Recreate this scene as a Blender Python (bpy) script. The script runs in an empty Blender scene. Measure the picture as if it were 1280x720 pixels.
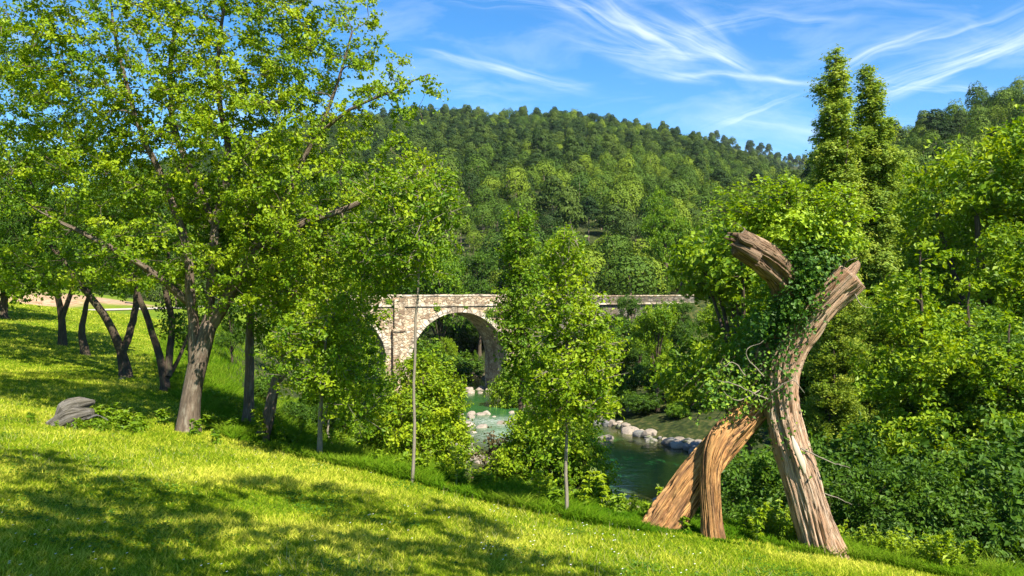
import bpy, math, time
import numpy as np
T0 = time.time()
R = math.radians
scene = bpy.context.scene
col = scene.collection
rng = np.random.default_rng(7)

# ------------------------------------------------------------------ camera
# the lens stands at the origin, 1.7 m above the lawn, looking level along +Y
F = 1000.0                       # focal length in pixels of the 1280 px photograph
cam = bpy.data.cameras.new('camera'); camo = bpy.data.objects.new('camera', cam); col.objects.link(camo)
camo.location = (0, 0, 0); camo.rotation_euler = (R(90), 0, 0)
cam.sensor_width = 36; cam.lens = 36 * F / 1280; cam.clip_end = 6000; cam.clip_start = 0.05
scene.camera = camo

def at(u, v, Y):
    return np.array([(u - 640) / F * Y, Y, (360 - v) / F * Y])

SUN_EL, SAX, SAY = R(50), .58, -.815
SUNDIR = np.array([SAX * math.cos(SUN_EL), SAY * math.cos(SUN_EL), math.sin(SUN_EL)])
# ------------------------------------------------------------------ tagging
def tag(o, label=None, cat=None, group=None, kind=None):
    if label: o['label'] = label
    if cat: o['category'] = cat
    if group: o['group'] = group
    if kind: o['kind'] = kind
    return o
def empty(name, loc=(0, 0, 0), rz=0, label=None, cat=None, group=None):
    o = bpy.data.objects.new(name, None); col.objects.link(o)
    o.empty_display_size = .3
    o.location = loc; o.rotation_euler = (0, 0, rz)
    return tag(o, label, cat, group)
def link(name, me, parent=None, loc=None, rz=0, sc=None):
    o = bpy.data.objects.new(name, me); col.objects.link(o)
    if parent: o.parent = parent
    if loc is not None: o.location = loc
    if rz: o.rotation_euler = (0, 0, rz)
    if sc is not None: o.scale = (sc, sc, sc) if np.isscalar(sc) else sc
    return o
def copy_tree(root, loc, rz, sc, label, group=None):
    c = root.copy(); col.objects.link(c)
    c.location = loc; c.rotation_euler = (0, 0, rz); c.scale = (sc, sc, sc) if np.isscalar(sc) else sc
    c['label'] = label
    if group: c['group'] = group
    elif 'group' in c: del c['group']
    for ch in root.children:
        d = ch.copy(); col.objects.link(d); d.parent = c
    return c

# ------------------------------------------------------------------ noise
def _h(ix, iy, iz):
    n = (ix * 374761393 + iy * 668265263 + iz * 2147483647 + 1013904223) & 0xffffffff
    n = ((n ^ (n >> 13)) * 1274126177) & 0xffffffff
    n = n ^ (n >> 16)
    return (n & 0xffff) / 65535.0
def vnoise(x, y, z=0.0):
    x, y, z = np.broadcast_arrays(np.asarray(x, float), np.asarray(y, float), np.asarray(z, float))
    ix, iy, iz = np.floor(x).astype(np.int64), np.floor(y).astype(np.int64), np.floor(z).astype(np.int64)
    fx, fy, fz = x - ix, y - iy, z - iz
    fx, fy, fz = fx * fx * (3 - 2 * fx), fy * fy * (3 - 2 * fy), fz * fz * (3 - 2 * fz)
    r = 0
    for dx in (0, 1):
        for dy in (0, 1):
            for dz in (0, 1):
                w = (fx if dx else 1 - fx) * (fy if dy else 1 - fy) * (fz if dz else 1 - fz)
                r = r + w * _h(ix + dx, iy + dy, iz + dz)
    return r
def fbm(x, y, z=0.0, o=4):
    a, s, f = .5, 0, 1.
    for i in range(o):
        s = s + a * (vnoise(x * f + 17 * i, y * f - 9 * i, np.asarray(z) * f + 5 * i) - .5); a *= .5; f *= 2.03
    return s * 2      # about -1..1

# ------------------------------------------------------------------ mesh helpers
def mesh_np(name, co, faces, mats, attrs=None, smooth=False, midx=None):
    co = np.ascontiguousarray(co, dtype=np.float32).reshape(-1, 3)
    faces = np.ascontiguousarray(faces, dtype=np.int32)
    nf, k = faces.shape
    me = bpy.data.meshes.new(name)
    me.vertices.add(len(co)); me.vertices.foreach_set('co', co.ravel())
    me.loops.add(nf * k); me.loops.foreach_set('vertex_index', faces.ravel())
    me.polygons.add(nf); me.polygons.foreach_set('loop_start', np.arange(0, nf * k, k, dtype=np.int32))
    for m in (mats if isinstance(mats, (list, tuple)) else [mats]): me.materials.append(m)
    if midx is not None: me.polygons.foreach_set('material_index', np.asarray(midx, dtype=np.int32))
    me.update(calc_edges=True)
    me.polygons.foreach_set('use_smooth', np.full(nf, bool(smooth)))
    for an, arr in (attrs or {}).items():
        arr = np.ascontiguousarray(arr, dtype=np.float32)
        if arr.ndim == 1:
            a = me.attributes.new(an, 'FLOAT', 'POINT'); a.data.foreach_set('value', arr)
        else:
            a = me.attributes.new(an, 'FLOAT_VECTOR', 'POINT'); a.data.foreach_set('vector', arr.ravel())
    return me

class Geo:
    """collects quads with a per-vertex texture coordinate"""
    def __init__(s): s.co = []; s.f = []; s.tc = []; s.n = 0
    def add(s, co, f, tc=None):
        co = np.asarray(co, float).reshape(-1, 3); f = np.asarray(f, int)
        if f.shape[1] == 3: f = np.concatenate([f, f[:, 2:3]], 1)
        s.co.append(co); s.f.append(f + s.n); s.tc.append(co if tc is None else np.asarray(tc, float).reshape(-1, 3)); s.n += len(co)
    def box(s, lo, hi, M=None):
        x0, y0, z0 = lo; x1, y1, z1 = hi
        co = np.array([(x, y, z) for z in (z0, z1) for y in (y0, y1) for x in (x0, x1)], float)
        if M is not None: co = M(co)
        s.add(co, [(0, 2, 3, 1), (4, 5, 7, 6), (0, 1, 5, 4), (2, 6, 7, 3), (0, 4, 6, 2), (1, 3, 7, 5)])
    def build(s, name, mats, smooth=False):
        return mesh_np(name, np.concatenate(s.co), np.concatenate(s.f), mats, {'tc': np.concatenate(s.tc)}, smooth)

def norm(v):
    v = np.asarray(v, float); return v / np.maximum(np.linalg.norm(v, axis=-1, keepdims=True), 1e-9)
def catmull(P, n):
    P = np.asarray(P, float); m = len(P)
    if m == 2: return P[0] + (P[1] - P[0]) * np.linspace(0, 1, n)[:, None]
    Q = np.concatenate([[2 * P[0] - P[1]], P, [2 * P[-1] - P[-2]]])
    t = np.linspace(0, m - 1, n); i = np.minimum(t.astype(int), m - 2); f = (t - i)[:, None]
    a, b, c, d = Q[i], Q[i + 1], Q[i + 2], Q[i + 3]
    return .5 * ((2 * b) + (-a + c) * f + (2 * a - 5 * b + 4 * c - d) * f ** 2 + (-a + 3 * b - 3 * c + d) * f ** 3)
def frames(P):
    T = np.gradient(P, axis=0); T = norm(T)
    ref = np.array([1., 0, 0]) if abs(T[0][0]) < .8 else np.array([0, 1., 0])
    U = np.zeros_like(P); u = norm(ref - T[0] * ref.dot(T[0]))
    for i in range(len(P)):
        u = u - T[i] * u.dot(T[i]); u = u / max(np.linalg.norm(u), 1e-9); U[i] = u
    return T, U, np.cross(T, U)
def tube(g, P, r, sides=8, rfun=None, cap=True, flat=None):
    P = np.asarray(P, float); n = len(P); r = np.broadcast_to(r, (n,)).astype(float)
    T, U, V = frames(P)
    L = np.concatenate([[0], np.cumsum(np.linalg.norm(np.diff(P, axis=0), axis=1))])
    th = np.linspace(0, 2 * np.pi, sides, endpoint=False)
    rr = np.repeat(r[:, None], sides, 1)
    if rfun is not None: rr = rr * rfun(L[:, None], th[None, :])
    fl = 1.0 if flat is None else flat
    co = P[:, None] + rr[..., None] * (np.cos(th)[None, :, None] * U[:, None] + fl * np.sin(th)[None, :, None] * V[:, None])
    tc = np.stack([np.broadcast_to(np.cos(th) * .5, (n, sides)), np.broadcast_to(np.sin(th) * .5, (n, sides)), np.broadcast_to(L[:, None], (n, sides))], -1)
    i = np.arange(n - 1)[:, None] * sides; j = np.arange(sides)[None, :]; j2 = (j + 1) % sides
    f = np.stack([i + j, i + j2, i + sides + j2, i + sides + j], -1).reshape(-1, 4)
    co = co.reshape(-1, 3); tc = tc.reshape(-1, 3)
    if cap:
        co = np.concatenate([co, [P[-1] + T[-1] * r[-1] * .3]]); tc = np.concatenate([tc, [[0, 0, L[-1]]]])
        b = (n - 1) * sides; c = n * sides
        jj = np.arange(sides); f = np.concatenate([f, np.stack([b + jj, b + (jj + 1) % sides, np.full(sides, c), np.full(sides, c)], -1)])
    # drop degenerate quads to valid tri-as-quad is not allowed: split caps as thin quads
    if cap:
        f = f.copy(); k = sides; caps = f[-k:]; caps[:, 3] = caps[:, 2]
        body = f[:-k]
        g.add(co, body, tc)
        base = g.n - len(co)
        if not hasattr(g, 'tris'): g.tris = []
        g.tris.append(caps[:, :3] + base)
    else:
        g.add(co, f, tc)
def build_geo(g, name, mats, smooth=True, extra=None):
    """mesh from quads plus the tube caps (triangles)"""
    co = np.concatenate(g.co).astype(np.float32); tc = np.concatenate(g.tc).astype(np.float32)
    q = np.concatenate(g.f).astype(np.int32)
    t = np.concatenate(g.tris).astype(np.int32) if getattr(g, 'tris', None) else np.zeros((0, 3), np.int32)
    me = bpy.data.meshes.new(name)
    me.vertices.add(len(co)); me.vertices.foreach_set('co', co.ravel())
    me.loops.add(len(q) * 4 + len(t) * 3)
    me.loops.foreach_set('vertex_index', np.concatenate([q.ravel(), t.ravel()]))
    me.polygons.add(len(q) + len(t))
    me.polygons.foreach_set('loop_start', np.concatenate([np.arange(len(q)) * 4, len(q) * 4 + np.arange(len(t)) * 3]).astype(np.int32))
    for m in (mats if isinstance(mats, (list, tuple)) else [mats]): me.materials.append(m)
    me.update(calc_edges=True)
    me.polygons.foreach_set('use_smooth', np.full(len(q) + len(t), bool(smooth)))
    a = me.attributes.new('tc', 'FLOAT_VECTOR', 'POINT'); a.data.foreach_set('vector', tc.ravel())
    return me

# ------------------------------------------------------------------ materials
class NT:
    def __init__(s, name, world=False):
        if world: s.t = name.node_tree
        else:
            s.m = bpy.data.materials.new(name); s.m.use_nodes = True; s.t = s.m.node_tree
        s.t.nodes.clear()
    def n(s, typ, **kw):
        nd = s.t.nodes.new(typ)
        for k, v in kw.items():
            if k.startswith('_'): setattr(nd, k[1:], v)
        for k, v in kw.items():
            if k.startswith('_'): continue
            key = int(k[1:]) if (k[0] == 'i' and k[1:].isdigit()) else k.replace('__', ' ')
            s.set(nd.inputs[key], v)
        return nd
    def set(s, sock, v):
        if isinstance(v, bpy.types.NodeSocket): s.t.links.new(v, sock)
        elif isinstance(v, bpy.types.Node): s.t.links.new(v.outputs[0], sock)
        else:
            if sock.type == 'RGBA' and not np.isscalar(v) and len(v) == 3: v = (*v, 1)
            sock.default_value = v
    def math(s, op, a, b=None, c=None, clamp=False):
        nd = s.t.nodes.new('ShaderNodeMath'); nd.operation = op; nd.use_clamp = clamp
        s.set(nd.inputs[0], a)
        if b is not None: s.set(nd.inputs[1], b)
        if c is not None: s.set(nd.inputs[2], c)
        return nd.outputs[0]
    def mix(s, f, a, b):
        nd = s.t.nodes.new('ShaderNodeMix'); nd.data_type = 'RGBA'
        s.set(nd.inputs[0], f); s.set(nd.inputs[6], a); s.set(nd.inputs[7], b); return nd.outputs[2]
    def ramp(s, f, stops, interp='LINEAR'):
        nd = s.t.nodes.new('ShaderNodeValToRGB'); nd.color_ramp.interpolation = interp
        e = nd.color_ramp.elements
        while len(e) < len(stops): e.new(.5)
        for k, (p, c) in enumerate(stops):
            e[k].position = p; e[k].color = (*c, 1) if len(c) == 3 else c
        s.set(nd.inputs[0], f); return nd.outputs[0]
    def attr(s, name, out='Fac'):
        nd = s.t.nodes.new('ShaderNodeAttribute'); nd.attribute_name = name; return nd.outputs[out]
    def noise(s, vec=None, scale=5., detail=4., rough=.55, dist=0.):
        nd = s.t.nodes.new('ShaderNodeTexNoise'); nd.inputs['Scale'].default_value = scale
        nd.inputs['Detail'].default_value = detail; nd.inputs['Roughness'].default_value = rough; nd.inputs['Distortion'].default_value = dist
        if vec is not None: s.set(nd.inputs['Vector'], vec)
        return nd.outputs['Fac']
    def scale(s, vec, sc):
        nd = s.t.nodes.new('ShaderNodeVectorMath'); nd.operation = 'MULTIPLY'; s.set(nd.inputs[0], vec); nd.inputs[1].default_value = sc; return nd.outputs[0]
    def bump(s, h, strength=.5, dist=.05):
        nd = s.t.nodes.new('ShaderNodeBump'); nd.inputs['Strength'].default_value = strength; nd.inputs['Distance'].default_value = dist
        s.set(nd.inputs['Height'], h); return nd.outputs[0]
    def out(s, sh):
        o = s.t.nodes.new('ShaderNodeOutputMaterial'); s.set(o.inputs[0], sh); return s.m
    def pos(s): return s.t.nodes.new('ShaderNodeNewGeometry').outputs['Position']
    def obj(s): return s.t.nodes.new('ShaderNodeTexCoord').outputs['Object']

def leaf_mat(name, dark, mid, light, trans=.36, tcol=None, gloss=.08, ov=.25):
    n = NT(name)
    oi = n.t.nodes.new('ShaderNodeObjectInfo').outputs['Random']
    t = n.math('ADD', n.attr('tint'), n.math('MULTIPLY', n.math('SUBTRACT', oi, .5), ov))
    c = n.ramp(t, [(0., dark), (.5, mid), (1., light)])
    tc = n.mix(1.0, c, c)
    hs = n.n('ShaderNodeHueSaturation', Hue=.485, Saturation=1.05, Value=1.75, Color=c)
    d = n.n('ShaderNodeBsdfDiffuse', Color=c)
    tr = n.n('ShaderNodeBsdfTranslucent', Color=hs.outputs[0])
    g = n.n('ShaderNodeBsdfGlossy', Color=(.9, .95, .8), Roughness=.5)
    a = n.n('ShaderNodeMixShader', i0=trans, i1=d, i2=tr)
    fr = n.t.nodes.new('ShaderNodeFresnel'); fr.inputs[0].default_value = 1.4
    b = n.n('ShaderNodeMixShader', i0=n.math('MULTIPLY', n.math('MINIMUM', fr.outputs[0], .12), gloss * 5), i1=a, i2=g)
    return n.out(b)

M = {}
M['leaf_bright'] = leaf_mat('leaf_bright', (.06, .14, .004), (.16, .26, .006), (.30, .38, .010))
M['leaf_mid'] = leaf_mat('leaf_mid', (.04, .11, .005), (.11, .21, .007), (.21, .31, .012))
M['leaf_deep'] = leaf_mat('leaf_deep', (.026, .070, .006), (.056, .125, .008), (.11, .20, .012), trans=.35)
M['leaf_poplar'] = leaf_mat('leaf_poplar', (.075, .15, .014), (.20, .29, .026), (.36, .42, .055), trans=.35)
M['leaf_pine'] = leaf_mat('leaf_pine', (.010, .029, .007), (.032, .062, .010), (.088, .13, .017), trans=.08, gloss=.05, ov=.75)
M['leaf_hill'] = leaf_mat('leaf_hill', (.024, .060, .008), (.070, .125, .011), (.18, .24, .015), trans=.10, gloss=.05, ov=.7)
M['leaf_ivy'] = leaf_mat('leaf_ivy', (.018, .065, .008), (.06, .15, .010), (.30, .42, .014), trans=.34, gloss=.12)
M['leaf_red'] = leaf_mat('leaf_red', (.05, .03, .02), (.09, .055, .03), (.12, .11, .03), trans=.3)

def bark_mat(name, dark, light, sc=(5, 5, 1.4), bump=.9, lichen=None):
    n = NT(name); tc = n.attr('tc', 'Vector')
    v = n.scale(tc, sc)
    a = n.noise(v, 2.2, 6, .65, .6); b = n.noise(n.scale(tc, (sc[0] * 2.5, sc[1] * 2.5, sc[2] * 1.2)), 3.5, 5, .6, 1.5)
    k = n.math('ADD', n.math('MULTIPLY', a, .6), n.math('MULTIPLY', b, .4))
    c = n.ramp(k, [(.33, dark), (.52, tuple((x + y) / 2 for x, y in zip(dark, light))), (.68, light)])
    if lichen:
        c = n.mix(n.math('MULTIPLY', n.ramp(n.noise(tc, 3.1, 5, .6), [(.52, (0, 0, 0)), (.62, (1, 1, 1))]), .6), c, lichen)
    p = n.n('ShaderNodeBsdfPrincipled', Base__Color=c, Roughness=.9, Normal=n.bump(k, bump, .06)); p.inputs['Specular IOR Level'].default_value = .2
    return n.out(p)
M['bark'] = bark_mat('bark', (.05, .036, .025), (.33, .25, .18), lichen=(.36, .32, .24))
M['bark_dark'] = bark_mat('bark_dark', (.035, .026, .018), (.16, .115, .08), lichen=(.10, .11, .05))
M['bark_pale'] = bark_mat('bark_pale', (.12, .10, .075), (.38, .33, .25), sc=(4, 4, 3), bump=.5)
def deadwood_mat(name, dark, mid, light, stain, grain=(11, 11, .55)):
    n = NT(name); tc = n.attr('tc', 'Vector')
    g1 = n.noise(n.scale(tc, grain), 2.6, 7, .7, .5); g2 = n.noise(n.scale(tc, (26, 26, 1.6)), 3., 5, .6, .3)
    c = n.ramp(n.math('ADD', n.math('MULTIPLY', g1, .7), n.math('MULTIPLY', g2, .3)), [(.34, dark), (.43, mid), (.60, light)])
    c = n.mix(n.math('MULTIPLY', n.ramp(n.noise(n.scale(tc, (1.5, 1.5, 1.1)), 2.2, 5, .65), [(.44, (0, 0, 0)), (.60, (1, 1, 1))]), .75), c, stain)
    cr = n.ramp(n.noise(n.scale(tc, (14, 14, .8)), 2.1, 6, .75, 1.2), [(.39, (1, 1, 1)), (.45, (0, 0, 0))])
    c = n.mix(cr, c, tuple(x * .5 for x in dark))
    h = n.math('SUBTRACT', n.math('ADD', n.math('MULTIPLY', g1, .8), n.math('MULTIPLY', g2, .5)), n.math('MULTIPLY', cr, .8))
    p = n.n('ShaderNodeBsdfPrincipled', Base__Color=c, Roughness=.85, Normal=n.bump(h, .9, .04)); p.inputs['Specular IOR Level'].default_value = .25
    return n.out(p)
M['deadwood'] = deadwood_mat('deadwood', (.10, .052, .028), (.36, .23, .145), (.66, .50, .36), (.44, .25, .14))
M['rotwood'] = deadwood_mat('rotwood', (.10, .038, .014), (.42, .19, .065), (.74, .42, .16), (.20, .11, .06), grain=(8, 8, .8))
M['stubwood'] = deadwood_mat('stubwood', (.05, .03, .018), (.20, .12, .07), (.42, .30, .20), (.14, .08, .045))
M['greywood'] = bark_mat('greywood', (.08, .075, .07), (.40, .37, .34), sc=(8, 8, .9), bump=1.0)

def rock_mat(name, a, b, moss=0.):
    n = NT(name); p = n.obj()
    k = n.noise(p, 2.3, 8, .65); k2 = n.noise(p, 9, 6, .6)
    c = n.mix(k, a, b)
    c = n.mix(n.math('MULTIPLY', n.ramp(k2, [(.5, (0, 0, 0)), (.68, (1, 1, 1))]), .5), c, tuple(x * .45 for x in a))
    if moss:
        c = n.mix(n.math('MULTIPLY', n.ramp(n.noise(p, 1.7, 4, .6), [(.45, (0, 0, 0)), (.6, (1, 1, 1))]), moss), c, (.07, .10, .02))
    oi = n.t.nodes.new('ShaderNodeObjectInfo').outputs['Random']
    c = n.n('ShaderNodeHueSaturation', Hue=.5, Saturation=1., Value=n.math('ADD', n.math('MULTIPLY', oi, .6), .6), Color=c).outputs[0]
    s = n.n('ShaderNodeBsdfPrincipled', Base__Color=c, Roughness=.85, Normal=n.bump(n.math('ADD', k, k2), .8, .06))
    return n.out(s)
M['rock'] = rock_mat('rock', (.22, .175, .13), (.46, .39, .31))
M['rock_moss'] = rock_mat('rock_moss', (.20, .18, .15), (.42, .38, .32), .8)
M['rock_dark'] = rock_mat('rock_dark', (.10, .10, .10), (.26, .25, .24), .2)

def stone_mat(name, warm, pale, dark, cell=2.6):
    n = NT(name); p = n.attr('tc', 'Vector')
    wob = n.t.nodes.new('ShaderNodeTexNoise'); wob.inputs['Scale'].default_value = 2.0; n.set(wob.inputs['Vector'], p)
    mixv = n.t.nodes.new('ShaderNodeVectorMath'); mixv.operation = 'MULTIPLY_ADD'
    n.set(mixv.inputs[0], wob.outputs['Color']); mixv.inputs[1].default_value = (.25, .25, .25); n.set(mixv.inputs[2], n.scale(p, (1, 1, 1.7)))
    vo = n.t.nodes.new('ShaderNodeTexVoronoi'); vo.feature = 'F1'; vo.inputs['Scale'].default_value = cell; n.set(vo.inputs['Vector'], mixv.outputs[0])
    ve = n.t.nodes.new('ShaderNodeTexVoronoi'); ve.feature = 'DISTANCE_TO_EDGE'; ve.inputs['Scale'].default_value = cell; n.set(ve.inputs['Vector'], mixv.outputs[0])
    sep = n.t.nodes.new('ShaderNodeSeparateColor'); n.set(sep.inputs[0], vo.outputs['Color'])
    c = n.ramp(sep.outputs[0], [(0, dark), (.35, warm), (.8, pale), (1, (pale[0], pale[1] * .9, pale[2] * .75))])
    gap = n.ramp(ve.outputs['Distance'], [(0, (0, 0, 0)), (.09, (1, 1, 1))])
    c = n.mix(gap, tuple(x * .38 for x in warm), c)
    st = n.ramp(n.noise(n.scale(p, (1, 1, .45)), .9, 6, .7), [(.46, (0, 0, 0)), (.60, (1, 1, 1))])
    c = n.mix(n.math('MULTIPLY', st, .7), c, (.14, .10, .06))
    h = n.math('ADD', n.math('MULTIPLY', gap, .6), n.math('MULTIPLY', n.noise(p, 7, 5), .6))
    s = n.n('ShaderNodeBsdfPrincipled', Base__Color=c, Roughness=.92, Normal=n.bump(h, .9, .07))
    return n.out(s)
M['stone'] = stone_mat('stone', (.43, .31, .19), (.56, .47, .34), (.20, .13, .08))
M['stone_dressed'] = stone_mat('stone_dressed', (.50, .42, .31), (.60, .52, .40), (.36, .28, .2), 1.1)
M['stone_shaded'] = stone_mat('stone_shaded', (.11, .10, .07), (.2, .18, .14), (.05, .05, .04))  # dark stone for the retaining wall, its shade put into the colour

def path_mask(n):  # unused hook
    return None
# ground: lawn, wild ground darkened to hold the shade between trees, gravel by the water, chosen by height and by the 'zone' attributes
n = NT('ground'); P = n.pos()
n1 = n.noise(P, .35, 5, .6); n2 = n.noise(P, 2.4, 6, .65); n3 = n.noise(P, 26, 4, .6)
lawn = n.ramp(n.math('ADD', n.math('MULTIPLY', n1, .45), n.math('MULTIPLY', n2, .55)),
              [(.34, (.07, .13, .006)), (.5, (.13, .19, .008)), (.64, (.23, .23, .016))])
lawn = n.mix(n.math('MULTIPLY', n.ramp(n3, [(.42, (0, 0, 0)), (.62, (1, 1, 1))]), .45), lawn, (.075, .11, .008))
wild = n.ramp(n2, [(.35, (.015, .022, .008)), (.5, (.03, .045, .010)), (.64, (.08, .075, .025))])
grav = n.ramp(n.noise(P, 5, 8, .75), [(.35, (.08, .065, .045)), (.5, (.20, .16, .115)), (.65, (.34, .28, .21))])
earth = n.ramp(n2, [(.35, (.22, .13, .07)), (.6, (.42, .29, .18))])
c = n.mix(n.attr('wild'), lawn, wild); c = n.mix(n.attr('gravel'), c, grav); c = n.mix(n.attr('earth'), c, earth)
s = n.n('ShaderNodeBsdfPrincipled', Base__Color=c, Roughness=.95, Normal=n.bump(n.math('ADD', n3, n2), .5, .04)); s.inputs['Specular IOR Level'].default_value = .1
M['ground'] = n.out(s)
n = NT('gravel_road'); P = n.pos()
s = n.n('ShaderNodeBsdfPrincipled', Base__Color=n.ramp(n.noise(P, 1.2, 8, .7), [(.35, (.30, .25, .20)), (.65, (.50, .43, .35))]), Roughness=.95)
M['road'] = n.out(s)
def blade_mat(name, a, b, c2):
    n = NT(name); t = n.attr('tint')
    big = n.noise(n.pos(), .5, 4, .6)
    t = n.math('ADD', t, n.math('MULTIPLY', n.math('SUBTRACT', big, .5), 1.2))
    c = n.ramp(t, [(0, a), (.5, b), (1, c2)])
    d = n.n('ShaderNodeBsdfDiffuse', Color=c); tr = n.n('ShaderNodeBsdfTranslucent', Color=c)
    return n.out(n.n('ShaderNodeMixShader', i0=.4, i1=d, i2=tr))
M['blade'] = blade_mat('grass_blade', (.09, .19, .008), (.27, .355, .011), (.66, .63, .09))
M['blade_tall'] = blade_mat('tall_grass_blade', (.05, .14, .006), (.12, .23, .008), (.25, .32, .03))
M['straw'] = blade_mat('straw', (.34, .30, .12), (.50, .45, .20), (.66, .60, .32))
n = NT('petal'); M['petal'] = n.out(n.n('ShaderNodeBsdfDiffuse', Color=(.8, .8, .76)))
n = NT('flower_pink'); M['flower_pink'] = n.out(n.n('ShaderNodeBsdfDiffuse', Color=(.45, .25, .24)))

# water: clear and green, over a modelled bed
n = NT('water'); P = n.pos()
rip = n.math('ADD', n.noise(n.scale(P, (1, 1.6, 1)), 1.3, 5, .6, .6), n.math('MULTIPLY', n.noise(P, 5, 4, .6), .35))
bmp = n.bump(rip, .35, .05)
deep = n.attr('deep')
bodyc = n.ramp(n.math('ADD', deep, n.math('MULTIPLY', n.math('SUBTRACT', n.noise(P, .35, 3), .5), .5)), [(0, (.10, .105, .035)), (.5, (.04, .12, .028)), (1, (.014, .11, .030))])
body = n.n('ShaderNodeBsdfDiffuse', Color=bodyc)
tr = n.n('ShaderNodeBsdfTransparent', Color=(.62, .70, .34))
base = n.n('ShaderNodeMixShader', i0=n.math('MULTIPLY', n.math('SUBTRACT', 1., deep), .75), i1=body, i2=tr)
gl = n.n('ShaderNodeBsdfGlossy', Color=(1, 1, 1), Roughness=.06, Normal=bmp)
fr = n.t.nodes.new('ShaderNodeFresnel'); fr.inputs[0].default_value = 1.33; n.set(fr.inputs[1], bmp)
w = n.n('ShaderNodeMixShader', i0=fr.outputs[0], i1=base, i2=gl)
foamf = n.math('MULTIPLY', n.attr('foam'), n.ramp(n.noise(n.scale(P, (1.2, 2.6, 1)), 3.2, 7, .75, 1.), [(.45, (0, 0, 0)), (.56, (1, 1, 1))]))
fm = n.n('ShaderNodeBsdfDiffuse', Color=(.8, .82, .8))
M['water'] = n.out(n.n('ShaderNodeMixShader', i0=foamf, i1=w, i2=fm))

# ------------------------------------------------------------------ terrain
WATER = -9.75
EDGE = np.array([(60, -30), (30, -6), (14, 5), (7.2, 9.4), (4.8, 10.6), (2.3, 10.3), (.7, 10.5), (-1.6, 12), (-4.2, 13.6), (-5.2, 15.3), (-8, 20), (-11.5, 27), (-16, 38), (-19, 50), (-20, 60), (-30, 75), (-60, 90), (-160, 120)], float)
RIVER = np.array([(-60, 170), (-24, 128), (-12, 104), (-6.2, 82), (-4.2, 73), (-1.0, 62), (2.2, 52), (6.2, 43), (14, 39.3), (26, 37), (60, 30), (140, 0)], float)
BS, BC, BA = (-4.7, 72.0), None, R(25)                       # bridge: centre of the main arch, angle
be = np.array([math.cos(BA), math.sin(BA)]); bn = np.array([math.sin(BA), -math.cos(BA)])
def bridge_xy(s, w=0.):                                       # s along the deck, w>0 away from the viewer
    return np.array([BS[0] + be[0] * s - bn[0] * w, BS[1] + be[1] * s - bn[1] * w])
bl = bridge_xy(-17, 2.5); br = bridge_xy(26, 2.5)
ROADL = np.array([(-120, 58, 1.), (-80, 53, -.2), (-50, 50, -1.15), (-37, 50.5, -1.5), (-29, 56, -1.55), (bl[0], bl[1], -1.45)])
ROADR = np.array([(br[0], br[1], -1.45), (40, 96, -1.2), (90, 112, 2.)])
def segdist(x, y, poly):
    best = np.full(x.shape, 1e9); side = np.zeros(x.shape); zz = np.zeros(x.shape)
    for a, b in zip(poly[:-1], poly[1:]):
        dx, dy = b[0] - a[0], b[1] - a[1]; L2 = dx * dx + dy * dy
        t = np.clip(((x - a[0]) * dx + (y - a[1]) * dy) / L2, 0, 1)
        px, py = x - a[0] - t * dx, y - a[1] - t * dy
        d = np.hypot(px, py); m = d < best
        best = np.where(m, d, best); side = np.where(m, np.sign(dx * (y - a[1]) - dy * (x - a[0])), side)
        if len(a) > 2: zz = np.where(m, a[2] + t * (b[2] - a[2]), zz)
    return best, side, zz
def sstep(a, b, x):
    t = np.clip((x - a) / (b - a), 0, 1); return t * t * (3 - 2 * t)
EA = np.array([(-1.6, .05), (-.75, .06), (-.6, .09), (-.5, .125), (-.4, .155), (-.3, .183), (-.2, .203), (-.08, .213), (0, .207), (.06, .213), (.12, .203), (.21, .185), (.26, .17), (.32, .148), (.38, .118), (.5, .09), (.9, .08), (1.6, .05)])
ER = np.array([(-2, 0), (.24, 0), (.30, .05), (.36, .125), (.41, .155), (.46, .172), (.52, .188), (.58, .207), (.64, .228), (.75, .25), (1.2, .28), (3, .2)])
EB = np.array([(-1, .06), (.1, .16), (.25, .180), (.29, .175), (.33, .163), (.38, .145), (.5, .10), (1, .05)])
def hills(x, y):
    yy = np.maximum(y, 1.); s = x / yy
    rel = fbm(x / 90, y / 90, 3.3, 4)
    def one(E, d0, D, back):
        e = np.interp(s, E[:, 0], E[:, 1])
        top = e * D
        t = (y - d0) / (D - d0)
        z = np.where(t < 1, top * np.clip(t, 0, 1) ** 1.05, top * np.exp(-((t - 1) * back) ** 2))
        return z + rel * np.clip(top * .09, 0, 5) * np.clip(t * 3, 0, 1)
    a = one(EA, 104, 520, 2.2); r = one(ER, 74, 235, 1.6); b = one(EB, 560, 900, 1.5)
    return np.maximum(np.maximum(a, r), b)
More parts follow.
